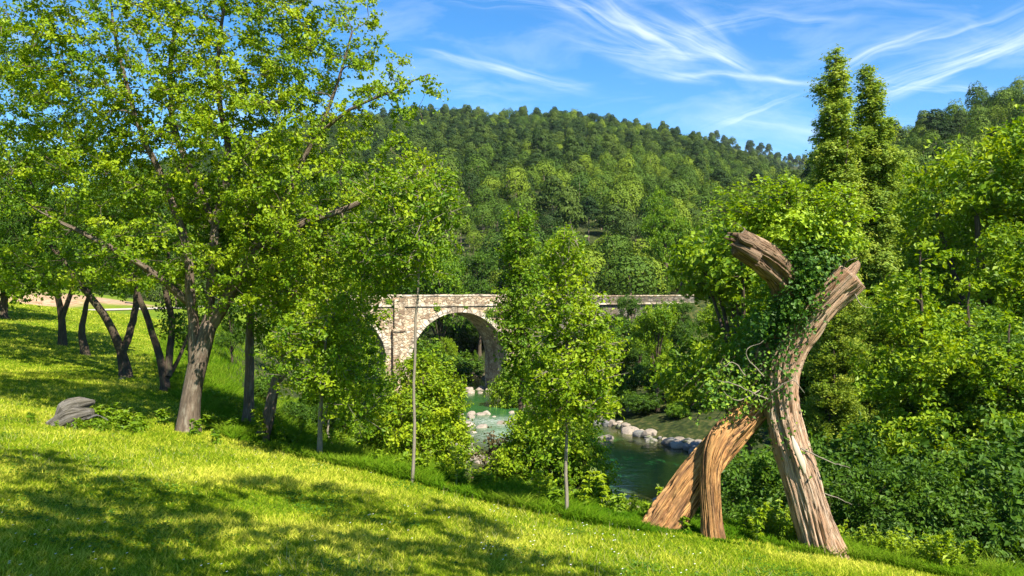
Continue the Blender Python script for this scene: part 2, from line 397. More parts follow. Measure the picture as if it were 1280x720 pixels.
def near_part(x, y):
    e, sd, _ = segdist(x, y, EDGE); e = e * np.where(sd < 0, 1., -1.)          # >0 beyond the lawn's edge
    d, rs, _ = segdist(x, y, RIVER)
    hw = 4.6 + 1.6 * sstep(36, 62, 70 - np.abs(y - 45)) + .8 * fbm(x / 5, y / 5, 1.) ; hw = np.where(y > 66, 3.9, hw)
    yq = np.where(y < 18, .113 * y, .113 * 18 + .037 * (y - 18))
    mead = -1.7 - .133 * np.clip(x, -60, 12) - np.where(y < 14, .113 * y, np.where(y < 22, .113 * 14 + .075 * (y - 14), .113 * 14 + .6 + .037 * (y - 22)))
    mead = mead + .07 * fbm(x / 2.5, y / 2.5, 0, 3) + .018 * fbm(x / .55, y / .55, 3, 2) + .10 * fbm(x / 9, y / 9, 2, 2)
    ep = np.maximum(e, 0)
    drop = np.where(ep < 1.2, .25 * ep * ep / 1.2, .25 * 1.2 + (.42 + .22 * sstep(-.5, 2.5, x)) * (ep - 1.2))
    left = mead - drop + .25 * fbm(x / 3, y / 3, 5, 3) * np.clip(ep, 0, 1)
    bank = np.maximum(d - hw, 0)
    left = np.minimum(left, WATER + .12 + 1.05 * bank + .1 * bank)
    left = np.maximum(left, WATER + .12 + np.minimum(bank * .16, .5))
    capz = 2.6 + 5.6 * sstep(84, 94, y) + .03 * bank
    far = WATER + .15 + np.minimum(bank * np.where(y > 84, .5, .27), capz) + .4 * fbm(x / 4, y / 4, 9, 3) * np.clip(bank / 3, 0, 1)
    z = np.where(rs > 0, far, left)          # RIVER runs towards us and right: its left side is the far bank
    bed = WATER - .12 - 1.3 * (1 - np.clip(d / np.maximum(hw, .1), 0, 1) ** 2) + .15 * fbm(x, y, 4, 3)
    z = np.where(d < hw, bed + (z - bed) * sstep(-.35, 0, d - hw), z)
    return z, e, d - hw, rs
def H(x, y, full=False):
    x = np.asarray(x, float); y = np.asarray(y, float)
    z, e, rb, rs = near_part(x, y)
    up = (rs > 0) | (y > 100)
    hz = hills(x, y)
    k = sstep(.0, 8, hz) * sstep(0, 12, rb); k = np.where(up | (y > 78), k, 0)
    z = np.where(k > 0, np.maximum(z, z * (1 - k) + (hz - 1.5) * k), z)
    for rd in (ROADL, ROADR):
        dr, _, zr = segdist(x, y, rd)
        k = 1 - sstep(2.6, 8, dr); z = z * (1 - k) + (zr - .02) * k
    if full: return z, e, rb, rs
    return z
def Hs(x, y): return float(H(np.array([x]), np.array([y]))[0])
def gp(u, v, y0=3., y1=90.):
    """where the ray through a photograph pixel meets the ground"""
    Y = np.linspace(y0, y1, 6000); X = (u - 640) / F * Y; Z = (360 - v) / F * Y
    m = np.nonzero(Z < H(X, Y))[0]
    k = m[0] if len(m) else len(Y) - 1
    return np.array([X[k], Y[k], Z[k]])

def grid_axis(segs):
    out = []
    for a, b, s in segs: out.append(np.arange(a, b, s))
    out.append([segs[-1][1]]); return np.concatenate(out)
gx = grid_axis([(-1500, -300, 40), (-300, -60, 8), (-60, -22, 1.), (-22, -9, .35), (-9, 9, .16), (9, 24, .35), (24, 60, 1.), (60, 300, 6), (300, 1500, 40)])
gy = grid_axis([(-400, -40, 30), (-40, -4, 2), (-4, 3, .6), (3, 16, .16), (16, 34, .35), (34, 84, .5), (84, 140, 1.6), (140, 600, 7), (600, 1600, 30)])
X, Y = np.meshgrid(gx, gy); Z, EE, RB, RS = H(X, Y, True)
ny, nx = X.shape
idx = np.arange(ny * nx).reshape(ny, nx)
fc = np.stack([idx[:-1, :-1], idx[:-1, 1:], idx[1:, 1:], idx[1:, :-1]], -1).reshape(-1, 4)
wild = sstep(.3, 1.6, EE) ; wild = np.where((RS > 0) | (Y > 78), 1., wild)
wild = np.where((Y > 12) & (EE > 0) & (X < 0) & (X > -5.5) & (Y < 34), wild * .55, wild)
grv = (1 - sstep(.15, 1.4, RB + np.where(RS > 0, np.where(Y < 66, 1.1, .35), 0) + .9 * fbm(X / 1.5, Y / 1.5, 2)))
ea = np.zeros_like(X)
for (u, v, yy, r) in ((118, 377, 66, 6.), (60, 385, 60, 4.), (760, 352, 102, 7.)):
    c = at(u, v, yy); ea = np.maximum(ea, 1 - sstep(r * .5, r, np.hypot(X - c[0], Y - c[1]) + 2 * fbm(X / 2, Y / 2)))
lg = gp(95, 525); ea = np.maximum(ea, .8 * (1 - sstep(.3, 1.3, np.hypot((X - lg[0] - .2) * .7, (Y - lg[1] + .5) * 1.3))))
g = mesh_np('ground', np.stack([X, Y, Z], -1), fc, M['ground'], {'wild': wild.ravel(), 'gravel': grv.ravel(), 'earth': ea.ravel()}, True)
tag(link('ground', g), kind='structure')
print('terrain', time.time() - T0)

def ribbon(name, poly, w, mat, kind, dz=.05):
    P = catmull(np.asarray(poly)[:, :2], 60)
    T = norm(np.gradient(P, axis=0)); N = np.stack([-T[:, 1], T[:, 0]], 1)
    offs = np.linspace(-w, w, 9)
    co = P[:, None] + N[:, None] * offs[None, :, None]
    z = H(co[..., 0], co[..., 1]) + dz
    co = np.concatenate([co, z[..., None]], -1); k = len(offs)
    i = np.arange(len(P) - 1)[:, None] * k; j = np.arange(k - 1)[None]
    f = np.stack([i + j, i + j + 1, i + k + j + 1, i + k + j], -1).reshape(-1, 4)
    return tag(link(name, mesh_np(name, co, f, mat, smooth=True)), kind=kind)
ribbon('gravel_path', ROADL, 1.9, M['road'], 'structure')

# river surface
wx = np.arange(-70, 150, 1.); wy = np.arange(0, 175, 1.)
X, Y = np.meshgrid(wx, wy); z, e, rb, rs = near_part(X, Y)
deep = sstep(.3, 4.5, -rb) * np.where(Y > 55, .75, 1.)
fo = .42 * np.exp(-(((X + 1.2) / 3.2) ** 2 + ((Y - 58.5) / 1.8) ** 2)) + .35 * np.exp(-(((X + .6) / 2) ** 2 + ((Y - 53) / 3) ** 2))
idx = np.arange(X.size).reshape(X.shape)
fc = np.stack([idx[:-1, :-1], idx[:-1, 1:], idx[1:, 1:], idx[1:, :-1]], -1).reshape(-1, 4)
keep = rb[:-1, :-1].ravel() < 3; fc = fc[keep]
tag(link('river_water', mesh_np('river_water', np.stack([X, Y, np.full_like(X, WATER)], -1), fc, M['water'], {'deep': deep.ravel(), 'foam': np.clip(fo, 0, 1).ravel()}, True)), kind='structure')

# ------------------------------------------------------------------ leaves
def leaves(name, pos, nrm, size, tint, mat, width=.62, rg=None, fold=.12):
    rg = rg or rng
    n = len(pos); nrm = norm(nrm)
    d = rg.normal(size=(n, 3)); d[:, 2] -= .25; d = norm(d - nrm * np.sum(d * nrm, 1, keepdims=True)); s = np.cross(nrm, d)
    sz = np.asarray(size)[:, None]; w = width * .5 * (.8 + .4 * rg.random((n, 1)))
    b = pos - d * sz * .5; tip = pos + d * sz * .5 - nrm * sz * .1
    l = pos + s * sz * w + nrm * sz * fold; r = pos - s * sz * w + nrm * sz * fold
    co = np.stack([b, r, tip, l], 1).reshape(-1, 3)
    f = np.arange(n * 4).reshape(n, 4)
    return mesh_np(name, co, f, mat, {'tint': np.repeat(tint, 4)})

def grow(rg, limbs, envs, nclus, crad, nleaf, lsize, leafmat, barkmat, twigs=6, up=.5, minsep=.55, shell=.45, sides=7, drawtwigs=True, base=(0, 0, 0), leafw=.62, thick=1., sprayrng=1.0, tintc=.5, droop=0., form=.3, nrand=.55, fcen=None, tvar=.18):
    """limbs: [(points, radii)], envs: [(centre, radii3, weight)] in world metres; returns trunk mesh and crown mesh around base"""
    base = np.asarray(base, float); g = Geo()
    nodes, rads, dirs = [], [], []
    for pts, rr in limbs:
        pts = np.asarray(pts, float); L = np.sum(np.linalg.norm(np.diff(pts, axis=0), axis=1))
        n = max(6, int(L / .22)); C = catmull(pts, n)
        jit = np.cumsum(rg.normal(size=(n, 3)), 0); jit -= np.linspace(0, 1, n)[:, None] * jit[-1]
        C = C + jit * .012 * min(L, 3) / 3
        r = np.interp(np.linspace(0, 1, n), np.linspace(0, 1, len(rr)), rr)
        ph = rg.random() * 9
        tube(g, C - base, r, max(sides, 10) if r[0] > .06 else sides, rfun=lambda l, t, fl=(1. if (len(nodes) == 0 and r[0] > .05) else 0.): 1 + fl * np.exp(-l / .28) * (.25 + .32 * np.cos(5 * t + ph)) + .10 * np.sin(3 * t + ph + l * .9) + .16 * (vnoise(2.2 * np.cos(t) + ph, 2.2 * np.sin(t), l * 1.6) - .5))
        nodes.append(C); rads.append(r); dirs.append(norm(np.gradient(C, axis=0)))
    nodes = list(np.concatenate(nodes)); rads = list(np.concatenate(rads)); dirs = list(np.concatenate(dirs))
    cen0 = np.mean([e[0] for e in envs], axis=0)
    wts = np.array([e[2] for e in envs], float); wts /= wts.sum()
    A, tries = [], 0
    while len(A) < nclus and tries < nclus * 40:
        tries += 1
        c, r3, _ = envs[rg.choice(len(envs), p=wts)]
        q = norm(rg.normal(size=3)) * (shell + (1 - shell) * rg.random() ** .6)
        p = np.asarray(c) + q * np.asarray(r3)
        if A and np.min(np.linalg.norm(np.array(A) - p, axis=1)) < minsep * crad * (.6 + .6 * rg.random()): continue
        A.append(p)
    A = np.array(A); NA = np.array(nodes)
    order = np.argsort([np.min(np.linalg.norm(NA - a, axis=1)) for a in A])
    LP, LN, LS, LT = [], [], [], []
    NP = np.zeros((60000, 3)); NP[:len(nodes)] = NA; NR = np.zeros(60000); NR[:len(rads)] = rads; ND = np.zeros((60000, 3)); ND[:len(dirs)] = dirs; cnt = len(nodes)
    for k in order:
        a = A[k]; dv = a - NP[:cnt]; dist = np.linalg.norm(dv, axis=1)
        cost = dist + .5 * np.maximum(-dv[:, 2], 0) + .25 * np.maximum(0, -np.sum(dv * ND[:cnt], 1))
        i = int(np.argmin(cost)); p = NP[i]; L = dist[i]
        if L > .12:
            ctrl = p + ND[i] * L * .35 + (a - p) * .25 + rg.normal(size=3) * L * .07; ctrl[2] -= droop * L
            n = max(4, int(L / .3)); t = np.linspace(0, 1, n)[:, None]
            C = (1 - t) ** 2 * p + 2 * t * (1 - t) * ctrl + t ** 2 * a
            r0 = min(NR[i] * .75, (.010 + .016 * L) * thick); r1 = max(.004, r0 * .35)
            r = np.linspace(r0, r1, n)
            if cnt + n < 59000:
                NP[cnt:cnt + n] = C; NR[cnt:cnt + n] = r; ND[cnt:cnt + n] = norm(np.gradient(C, axis=0)); cnt += n
            tube(g, C - base, r, 5 if r0 > .02 else 4, cap=False)
            dd = norm(C[-1] - C[-2])
        else: dd = ND[i]
        outw = norm(a - (cen0 if fcen is None else np.asarray(fcen))); R_ = crad * (.65 + .7 * rg.random())
        ctint = rg.normal() * tvar + tintc
        for q in range(twigs):
            q3 = rg.normal(size=3); q3[2] *= .6
            e = norm(q3 + dd * .5 + outw * .35 + np.array([0, 0, up * .6])) * R_ * (.45 + .65 * rg.random())
            m = max(3, int(nleaf / twigs * (.5 + rg.random())))
            t = rg.random(m) ** .8 * .9 + .1
            sag = np.zeros((m, 3)); sag[:, 2] = -.12 * R_ * t ** 2
            pp = a + e * t[:, None] + rg.normal(size=(m, 3)) * lsize * .55 * sprayrng + sag
            nn = rg.normal(size=(m, 3)) * nrand + np.array([0, 0, 1]) * up + outw * form + norm(pp - a) * form * .8
            LP.append(pp); LN.append(nn); LS.append(lsize * (.65 + .7 * rg.random(m))); LT.append(np.clip(ctint + rg.normal(size=m) * .16, 0, 1))
            if drawtwigs and q % 2 == 0:
                tube(g, np.array([a - dd * .02, a + e * .5, a + e * .95]) - base, [.006 * thick, .004 * thick, .002], 3, cap=False)
    pos = np.concatenate(LP) - base
    cm = leaves('crown', pos, np.concatenate(LN), np.concatenate(LS), np.concatenate(LT), leafmat, leafw, rg)
    tm = build_geo(g, 'trunk', barkmat)
    return tm, cm

def px_tree(name, base, limbs, envs, nclus, label, cat='tree', group=None, crad=.5, nleaf=80, lsize=.09, leafmat='leaf_mid', barkmat='bark', seed=1, cname='crown', **kw):
    """limbs [(u,v,dY)...]+radii in px; envs (u,v,dY,ru,rv[,rY]) around the base's depth"""
    Yb = base[1]; rg = np.random.default_rng(seed)
    LB = []
    for k, (pts, rr) in enumerate(limbs):
        P = [at(u, v, Yb + dy) for u, v, dy in pts]
        if k == 0:
            P[0] = base - np.array([0, 0, .25]); P.insert(1, base + (P[1] - base) * .12)
            rr = [rr[0] * 1.55, rr[0] * 1.1] + list(rr[1:]) if len(rr) > 1 else rr
        LB.append((P, [r * Yb / F for r in rr]))
    EV = []
    for e in envs:
        u, v, dy, ru, rv = e[:5]; c = at(u, v, Yb + dy); rx, rz = ru * Yb / F, rv * Yb / F
        ry = e[5] if len(e) > 5 else .5 * (rx + rz)
        EV.append((c, (rx, ry, rz), (rx * ry * rz) ** .55))
    tm, cm = grow(rg, LB, EV, nclus, crad, nleaf, lsize, M[leafmat], M[barkmat], base=base, **kw)
    root = empty(name, base, 0, label, cat, group)
    link('trunk', tm, root); link(cname, cm, root)
    return root

# ---- the big tree on the edge of the lawn and its neighbours
B = gp(234, 541)
print('main tree base', B)
px_tree('broadleaf_tree', B, [
    ([(234, 541, 0), (238, 490, 0), (248, 440, 0), (262, 402, 0)], [12, 11, 11.5, 9]),
    ([(243, 452, 0), (238, 370, -.1), (232, 300, -.2), (205, 230, -.3), (175, 160, -.5), (150, 70, -.7), (130, -40, -.8)], [7, 6, 5, 4, 3, 2, 1]),
    ([(258, 420, 0), (266, 340, .1), (272, 270, .2), (285, 200, .3), (272, 110, .4), (282, 10, .4), (290, -60, .4)], [7, 6, 5, 4, 3, 2, 1]),
    ([(262, 405, 0), (300, 348, 0), (335, 295, -.1), (372, 215, -.2), (415, 120, -.3), (440, 40, -.4)], [8, 7, 5, 3.5, 2, 1]),
    ([(335, 295, -.1), (400, 270, -.3), (470, 245, -.5), (530, 212, -.6)], [5, 4, 2.5, 1.5]),
    ([(385, 180, -.2), (440, 135, -.3), (490, 112, -.4), (538, 92, -.5)], [2.6, 2, 1.4, .5]),
    ([(240, 380, 0), (190, 340, -.3), (120, 300, -.8), (60, 270, -1.)], [5, 4, 3, 1.5]),
    ([(272, 290, .2), (225, 180, .9), (215, 90, 1.4), (225, 0, 1.6)], [5, 4, 3, 2])],
    [(140, 70, -.5, 130, 110, 2.0), (285, 60, .3, 130, 110, 2.2), (385, 120, -.2, 85, 100, 1.5), (410, 270, -.3, 125, 70, 1.6), (250, 200, .6, 140, 90, 2.), (95, 230, -.6, 100, 70, 1.5),
     (505, 108, -.45, 34, 38, .5), (488, 205, -.5, 60, 28, .7), (200, -110, 0, 190, 80, 2.6), (380, -60, 0, 100, 60, 1.5), (340, 350, -.2, 80, 40, 1.2), (180, 320, -.5, 90, 40, 1.2), (50, 130, -.2, 70, 110, 1.8), (300, 150, -.8, 110, 90, 1.2), (440, 45, -.4, 42, 55, .8), (60, 340, .4, 70, 35, 1.)],
    1150, 'large forked tree with a thick pale trunk, nearest on the lawn edge at left', crad=.38, nleaf=112, lsize=.060, leafmat='leaf_bright', seed=11, minsep=.8, leafw=.72)

def lt(base_uv, limbs, envs, n, label, seed, **kw):
    b = gp(*base_uv); d = dict(crad=.5, nleaf=100, lsize=.078, leafmat='leaf_mid', barkmat='bark_dark', minsep=.8); d.update(kw)
    if d['barkmat'] == 'bark_dark': limbs = [(p_, [r_ * .78 for r_ in q_]) for p_, q_ in limbs]
    return px_tree('broadleaf_tree', b, limbs, envs, n, label, seed=seed, **d)
lt((158, 471), [([(158, 471, 0), (150, 436, 0), (128, 392, 0), (96, 350, 0), (62, 300, 0), (38, 225, 0)], [9, 7, 6, 5, 4, 2]),
    ([(153, 440, 0), (168, 385, .3), (166, 320, .5), (180, 240, .8)], [6, 5, 4, 2])],
   [(60, 240, 0, 85, 85, 2.5), (150, 260, .5, 85, 75, 2.5), (95, 320, 0, 85, 35, 2), (20, 140, 0, 70, 90, 3)], 420,
   'dark forked tree leaning left over the lawn, behind the mossy lump', 21, leafmat='leaf_deep')
lt((207, 489), [([(205, 489, 0), (200, 440, 0), (184, 390, 0), (166, 345, 0), (155, 290, 0)], [7, 6, 5, 4, 2]),
    ([(210, 470, 0), (216, 410, .3), (208, 350, .5), (215, 290, .8)], [6, 5, 4, 2]), ([(204, 480, .2), (222, 450, .3), (238, 410, .4)], [4, 3, 2])],
   [(185, 320, 0, 75, 45, 2), (220, 270, .8, 80, 60, 2), (235, 400, .8, 40, 35, 1)], 170,
   'dark tree with several stems close behind the thick pale trunk', 22, leafmat='leaf_deep')
lt((78, 432), [([(78, 432, 0), (77, 392, 0), (70, 350, 0), (58, 305, 0)], [6, 5, 4, 2]), ([(78, 400, 0), (92, 350, .2), (103, 300, .5)], [4, 3, 2])],
   [(45, 295, 0, 60, 45, 3), (105, 290, 1, 55, 45, 3), (10, 240, 0, 50, 60, 3)], 150, 'tree forking in a Y with a dark trunk, in front of the gravel path', 23, leafmat='leaf_mid', crad=.8, lsize=.17)
lt((107, 444), [([(107, 444, 0), (103, 412, 0), (112, 370, 0), (125, 330, 0)], [6, 5, 3, 2])],
   [(125, 320, 0, 45, 35, 2), (130, 280, 1, 40, 30, 2)], 70, 'small crooked tree with rough ivy-clad trunk between two dark forked trees', 24, crad=.7, lsize=.15)
lt((309, 536), [([(309, 536, 0), (311, 470, 0), (314, 400, 0), (311, 330, 0), (305, 270, 0)], [6, 5.5, 4.5, 3, 2])],
   [(320, 330, 0, 60, 50, 1.3), (300, 270, .5, 70, 50, 1.3), (345, 400, .3, 30, 35, .8)], 150, 'slim straight tree with peeling bark, right of the thick pale trunk', 25, barkmat='bark', crad=.42, nleaf=88, lsize=.068)
lt((328, 552), [([(326, 552, 0), (342, 495, 0), (357, 430, 0), (364, 380, 0), (378, 320, 0)], [7.5, 6.5, 5, 4, 2]),
    ([(345, 485, 0), (368, 455, -.2), (385, 440, -.3)], [1.6, 1.2, .8])],
   [(385, 340, 0, 75, 50, 1.4), (360, 290, .3, 80, 50, 1.4), (395, 400, -.2, 50, 40, 1.)], 190, 'slender tree leaning right at the lawn edge, its trunk streaked with moss', 26, barkmat='bark', leafmat='leaf_bright', crad=.42, nleaf=88, lsize=.068)
lt((398, 573), [([(398, 573, 0), (402, 520, 0), (405, 470, 0), (408, 400, 0)], [3, 2.6, 2, 1.2]), ([(404, 530, 0), (412, 500, .1), (425, 450, .2)], [2, 1.5, 1])],
   [(405, 440, 0, 60, 55, 1.2), (440, 490, .2, 42, 38, .9), (430, 400, .3, 50, 40, 1.2)], 170, 'bright young tree with two thin stems at the top of the river slope', 27, barkmat='bark_pale', leafmat='leaf_bright', crad=.34, nleaf=80, lsize=.065)
lt((428, 571), [([(408, 580, 0), (410, 545, 0), (414, 500, 0)], [1.6, 1.3, .9])], [(440, 470, .4, 45, 45, 1.), (452, 440, 1., 22, 30, .8)], 80,
   'leafy sapling between the two-stemmed young tree and the thin pole tree', 28, barkmat='bark_pale', leafmat='leaf_bright', crad=.34, nleaf=80, lsize=.065)
lt((5, 398), [([(5, 398, 0), (5, 370, 0), (2, 330, 0), (-5, 280, 0)], [6, 5, 4, 2])], [(8, 320, 0, 55, 45, 3), (-20, 250, 0, 60, 50, 3), (40, 345, 2, 30, 15, 2)], 150,
   'dark-trunked tree at the left end of the gravel path', 29, crad=1., lsize=.22, leafmat='leaf_mid')
# pole tree: a very thin straight stem, leaves only high up
lt((514, 604), [([(514, 604, 0), (517, 500, 0), (521, 400, 0), (525, 310, 0), (522, 240, 0)], [2.0, 1.8, 1.6, 1.2, .6])],
   [(520, 290, 0, 45, 60, .9), (500, 245, 0, 35, 30, .6), (545, 240, 0, 26, 26, .5), (475, 320, .4, 50, 50, .9)], 180, 'very thin pale pole-like tree, bare below and leafy only at its top', 30, barkmat='bark_pale', leafmat='leaf_bright', crad=.3, nleaf=62, lsize=.065)
b = gp(709, 648)
px_tree('young_tree', b, [([(709, 648, 0), (710, 560, 0), (711, 470, 0), (708, 380, 0), (704, 290, 0)], [2.2, 2.0, 1.7, 1.3, .6])],
   [(704, 330, 0, 24, 40, .35), (706, 400, 0, 36, 45, .5), (714, 470, 0, 50, 38, .6), (738, 430, 0, 30, 45, .4), (735, 500, 0, 34, 28, .4), (690, 510, 0, 28, 28, .4)], 250, 'slender young tree with a straight pale stem, nearest in the middle before the river', crad=.24, nleaf=60, lsize=.056, leafmat='leaf_bright', barkmat='bark_pale', seed=31, minsep=.8)
b = np.array([at(646, 0, 15.5)[0], 15.5, Hs(at(646, 0, 15.5)[0], 15.5)])
px_tree('young_tree', b, [([(645, 640, 0), (648, 520, 0), (650, 400, 0), (649, 320, 0), (648, 262, 0)], [3, 2.8, 2.4, 1.8, .8])],
   [(649, 305, 0, 18, 45, .4), (655, 370, 0, 24, 45, .5), (660, 440, 0, 26, 45, .5), (640, 400, 0, 16, 30, .4)], 160, 'tall narrow young tree with a dark stem standing in front of the bridge', crad=.28, nleaf=64, lsize=.068, leafmat='leaf_mid', barkmat='bark_dark', seed=32, minsep=.8)

def bush(name, u, Yb, envs, n, label, seed, stems=5, leafmat='leaf_mid', **kw):
    X0 = (u - 640) / F * Yb; b = np.array([X0, Yb, Hs(X0, Yb)]); rg = np.random.default_rng(seed)
    vb = 360 - b[2] / Yb * F; L = []
    c = envs[0]
    for k in range(stems):
        e = envs[k % len(envs)]; du = e[0] + rg.normal() * e[3] * .3; dv = e[1] + rg.normal() * e[4] * .3
        L.append(([(u + rg.normal() * 3, vb + 2, 0), ((u + du) / 2 + rg.normal() * 5, (vb * .6 + dv * .4), rg.normal() * .2), (du, dv, rg.normal() * .4)], [2.2, 1.8, 1.]))
    d = dict(crad=.34, nleaf=80, lsize=.068, minsep=.75, shell=.55); d.update(kw)
    return px_tree(name, b, L, envs, n, label, cat='shrub' if name == 'shrub' else 'tree', leafmat=leafmat, barkmat='bark_dark', seed=seed, **d)
bush('shrub', 525, 14.5, [(515, 530, 0, 50, 50, .9), (542, 510, .3, 40, 42, .8), (500, 560, 0, 45, 30, .8), (530, 475, .5, 30, 28, .6), (550, 560, 0, 38, 35, .8)], 300, 'rounded bright bush at the foot of the thin pole-like tree, below the arch', 41, leafmat='leaf_bright')
bush('shrub', 680, 12.8, [(680, 590, 0, 70, 42, .8), (700, 560, 0, 50, 40, .8), (640, 600, 0, 32, 35, .6), (725, 600, 0, 34, 38, .7), (665, 545, .3, 30, 30, .5)], 330, 'dense bush at the lawn edge hiding the stem bases in the middle', 42, leafmat='leaf_bright', lsize=.06, crad=.28)
bush('shrub', 612, 13.6, [(622, 585, 0, 22, 40, .4), (612, 610, 0, 18, 22, .4)], 50, 'thin purplish-brown shrub against the left flank of the dense middle bush', 43, leafmat='leaf_red', crad=.26, nleaf=34, lsize=.07)
bush('shrub', 470, 17.5, [(470, 545, 0, 28, 28, .5), (455, 560, 0, 22, 18, .5)], 45, 'low half-bare shrub on the slope beside the boulders left of the round bush', 44, crad=.3, nleaf=22, lsize=.08)
print('near trees', time.time() - T0)

# ------------------------------------------------------------------ prototypes for trees further off
def proto(kind, seed, h, w, lsz, ncl, nlf, mat, bark='bark_dark', **kw):
    """broadleaf / conic / poplar / pine / shrub of height h and crown half-width w, base at 0"""
    rg = np.random.default_rng(seed); EV = []; LB = []
    if kind == 'broad':
        zt = .18 * h
        LB.append(([(0, 0, -.3), (0, 0, .12 * h), (rg.normal() * .1, rg.normal() * .1, .4 * h), (rg.normal() * .3, rg.normal() * .3, .8 * h)], [.028 * h, .022 * h, .016 * h, .006 * h]))
        for k in range(9):
            a = k * 2.4 + rg.random(); z = zt + (h - zt) * (.25 + .7 * rg.random()); rr = w * .55 * math.sin(min(1, (z - zt) / (h - zt) + .12) * math.pi * .82) ** .6
            c = (math.cos(a) * rr, math.sin(a) * rr, z); q = w * (.33 + .2 * rg.random()); EV.append((c, (q, q, q * .8), q * q))
            LB.append(([(0, 0, z * .45), (c[0] * .5, c[1] * .5, z * .75), c], [.01 * h, .007 * h, .004 * h]))
        EV.append(((0, 0, h * .86), (w * .35, w * .35, h * .12), w * w * .12))
    elif kind == 'conic':
        LB.append(([(0, 0, -.3), (.05, 0, .3 * h), (0, .05, .65 * h), (0, 0, h * .99)], [.012 * h, .010 * h, .006 * h, .002 * h]))
        for k in range(12):
            t = (k + .5) / 12; z = h * (.2 + .78 * t); q = w * (1 - t) ** .75 * .75 + .12 * w; a = k * 2.4
            EV.append(((math.cos(a) * q * .4, math.sin(a) * q * .4, z), (q * .8, q * .8, h * .06), q * q))
    elif kind == 'poplar':
        LB.append(([(0, 0, -.3), (.1, 0, .3 * h), (0, .1, .65 * h), (0, 0, h * .99)], [.016 * h, .013 * h, .008 * h, .002 * h]))
        for k in range(34):
            t = (k + .5) / 34; z = h * (.10 + .885 * t); q = w * min(1., (1.03 - t) * 3.2 + .22) * (.82 + .3 * rg.random()); a = k * 2.4
            EV.append(((math.cos(a) * q * .30, math.sin(a) * q * .30, z), (q * .72, q * .72, h * .035), q))
            if k % 4 == 0 and k < 28: LB.append(([(0, 0, z - .08 * h), (math.cos(a) * q * .5, math.sin(a) * q * .5, z), (math.cos(a) * q * .7, math.sin(a) * q * .7, z + .08 * h)], [.003 * h, .002 * h, .001 * h]))
    elif kind == 'pine':
        LB.append(([(0, 0, -.3), (rg.normal() * .1, 0, .3 * h), (rg.normal() * .2, rg.normal() * .2, .65 * h), (0, 0, h * .97)], [.022 * h, .019 * h, .013 * h, .004 * h]))
        for k in range(13):
            t = (k + .5) / 13; z = h * (.38 + .6 * t); q = w * (1.02 - t * t * .75) * (.5 + .5 * rg.random()); a = k * 2.4
            EV.append(((math.cos(a) * q * .62, math.sin(a) * q * .62, z), (w * .36, w * .36, h * .045), 1.))
        EV.append(((0, 0, h * .95), (w * .3, w * .3, h * .06), 1.))
    else:
        for k in range(7):
            a = k * 2.4; rr = w * .5 * rg.random() ** .5; z = h * (.35 + .35 * rg.random()); c = (math.cos(a) * rr, math.sin(a) * rr, z)
            EV.append((c, (w * .5, w * .5, h * .33), 1.)); LB.append(([(0, 0, -.2), (c[0] * .4, c[1] * .4, z * .5), c], [.012 * h, .01 * h, .005 * h]))
    crad = kw.pop('crad', .22 * w if kind != 'poplar' else .5 * w)
    return grow(rg, LB, EV, ncl, crad, nlf, lsz, M[mat], M[bark], drawtwigs=False, sides=6, thick=h / 6., **kw)

def make_proto(name, kind, seed, h, w, lsz, ncl, nlf, mat, **kw):
    tm, cm = proto(kind, seed, h, w, lsz, ncl, nlf, mat, **kw)
    return dict(name=name, tm=tm, cm=cm, h=h, w=w, used=0)
def plant(p, x, y, h, label, cat='tree', group=None, rz=None, wide=1., z=None, name=None):
    s = h / p['h']; z = Hs(x, y) if z is None else z
    r = empty(name or p['name'], (x, y, z), rng.random() * 6.28 if rz is None else rz, label, cat, group)
    r.scale = (s * wide, s * wide, s)
    link('trunk', p['tm'], r); link('crown', p['cm'], r)
    return r
def uvtree(p, u, vtop, Yd, label, **kw):
    x = (u - 640) / F * Yd; z = Hs(x, Yd); h = (360 - vtop) / F * Yd - z
    return plant(p, x, Yd, h, label, **kw)

PB = [make_proto('broadleaf_tree', 'broad', 100 + k, 11, 3.6, .25, 210, 60, m) for k, m in enumerate(['leaf_mid', 'leaf_bright', 'leaf_deep'])]
PC = [make_proto('young_tree', 'conic', 120 + k, 9, 2.3, .115, 480, 62, 'leaf_bright', crad=.42) for k in range(2)]
PP = [make_proto('poplar_tree', 'poplar', 130 + k, 17, .88, .085, 1900, 74, 'leaf_poplar', up=.35, form=1.0, nrand=.4, crad=.30, minsep=.5, shell=.25, bark='bark_dark') for k in range(2)]
PS = [make_proto('shrub', 'shrub', 140 + k, 3, 1.9, .15, 130, 60, m) for k, m in enumerate(['leaf_mid', 'leaf_deep', 'leaf_bright'])]
PR = make_proto('broadleaf_tree', 'broad', 151, 12, 4.2, .17, 420, 80, 'leaf_bright', crad=.8)
PRD = make_proto('broadleaf_tree', 'broad', 152, 10, 3.6, .115, 520, 90, 'leaf_deep', crad=.62)
PSD = make_proto('shrub', 'shrub', 153, 3, 1.9, .08, 340, 80, 'leaf_deep', crad=.32)
print('protos', time.time() - T0)

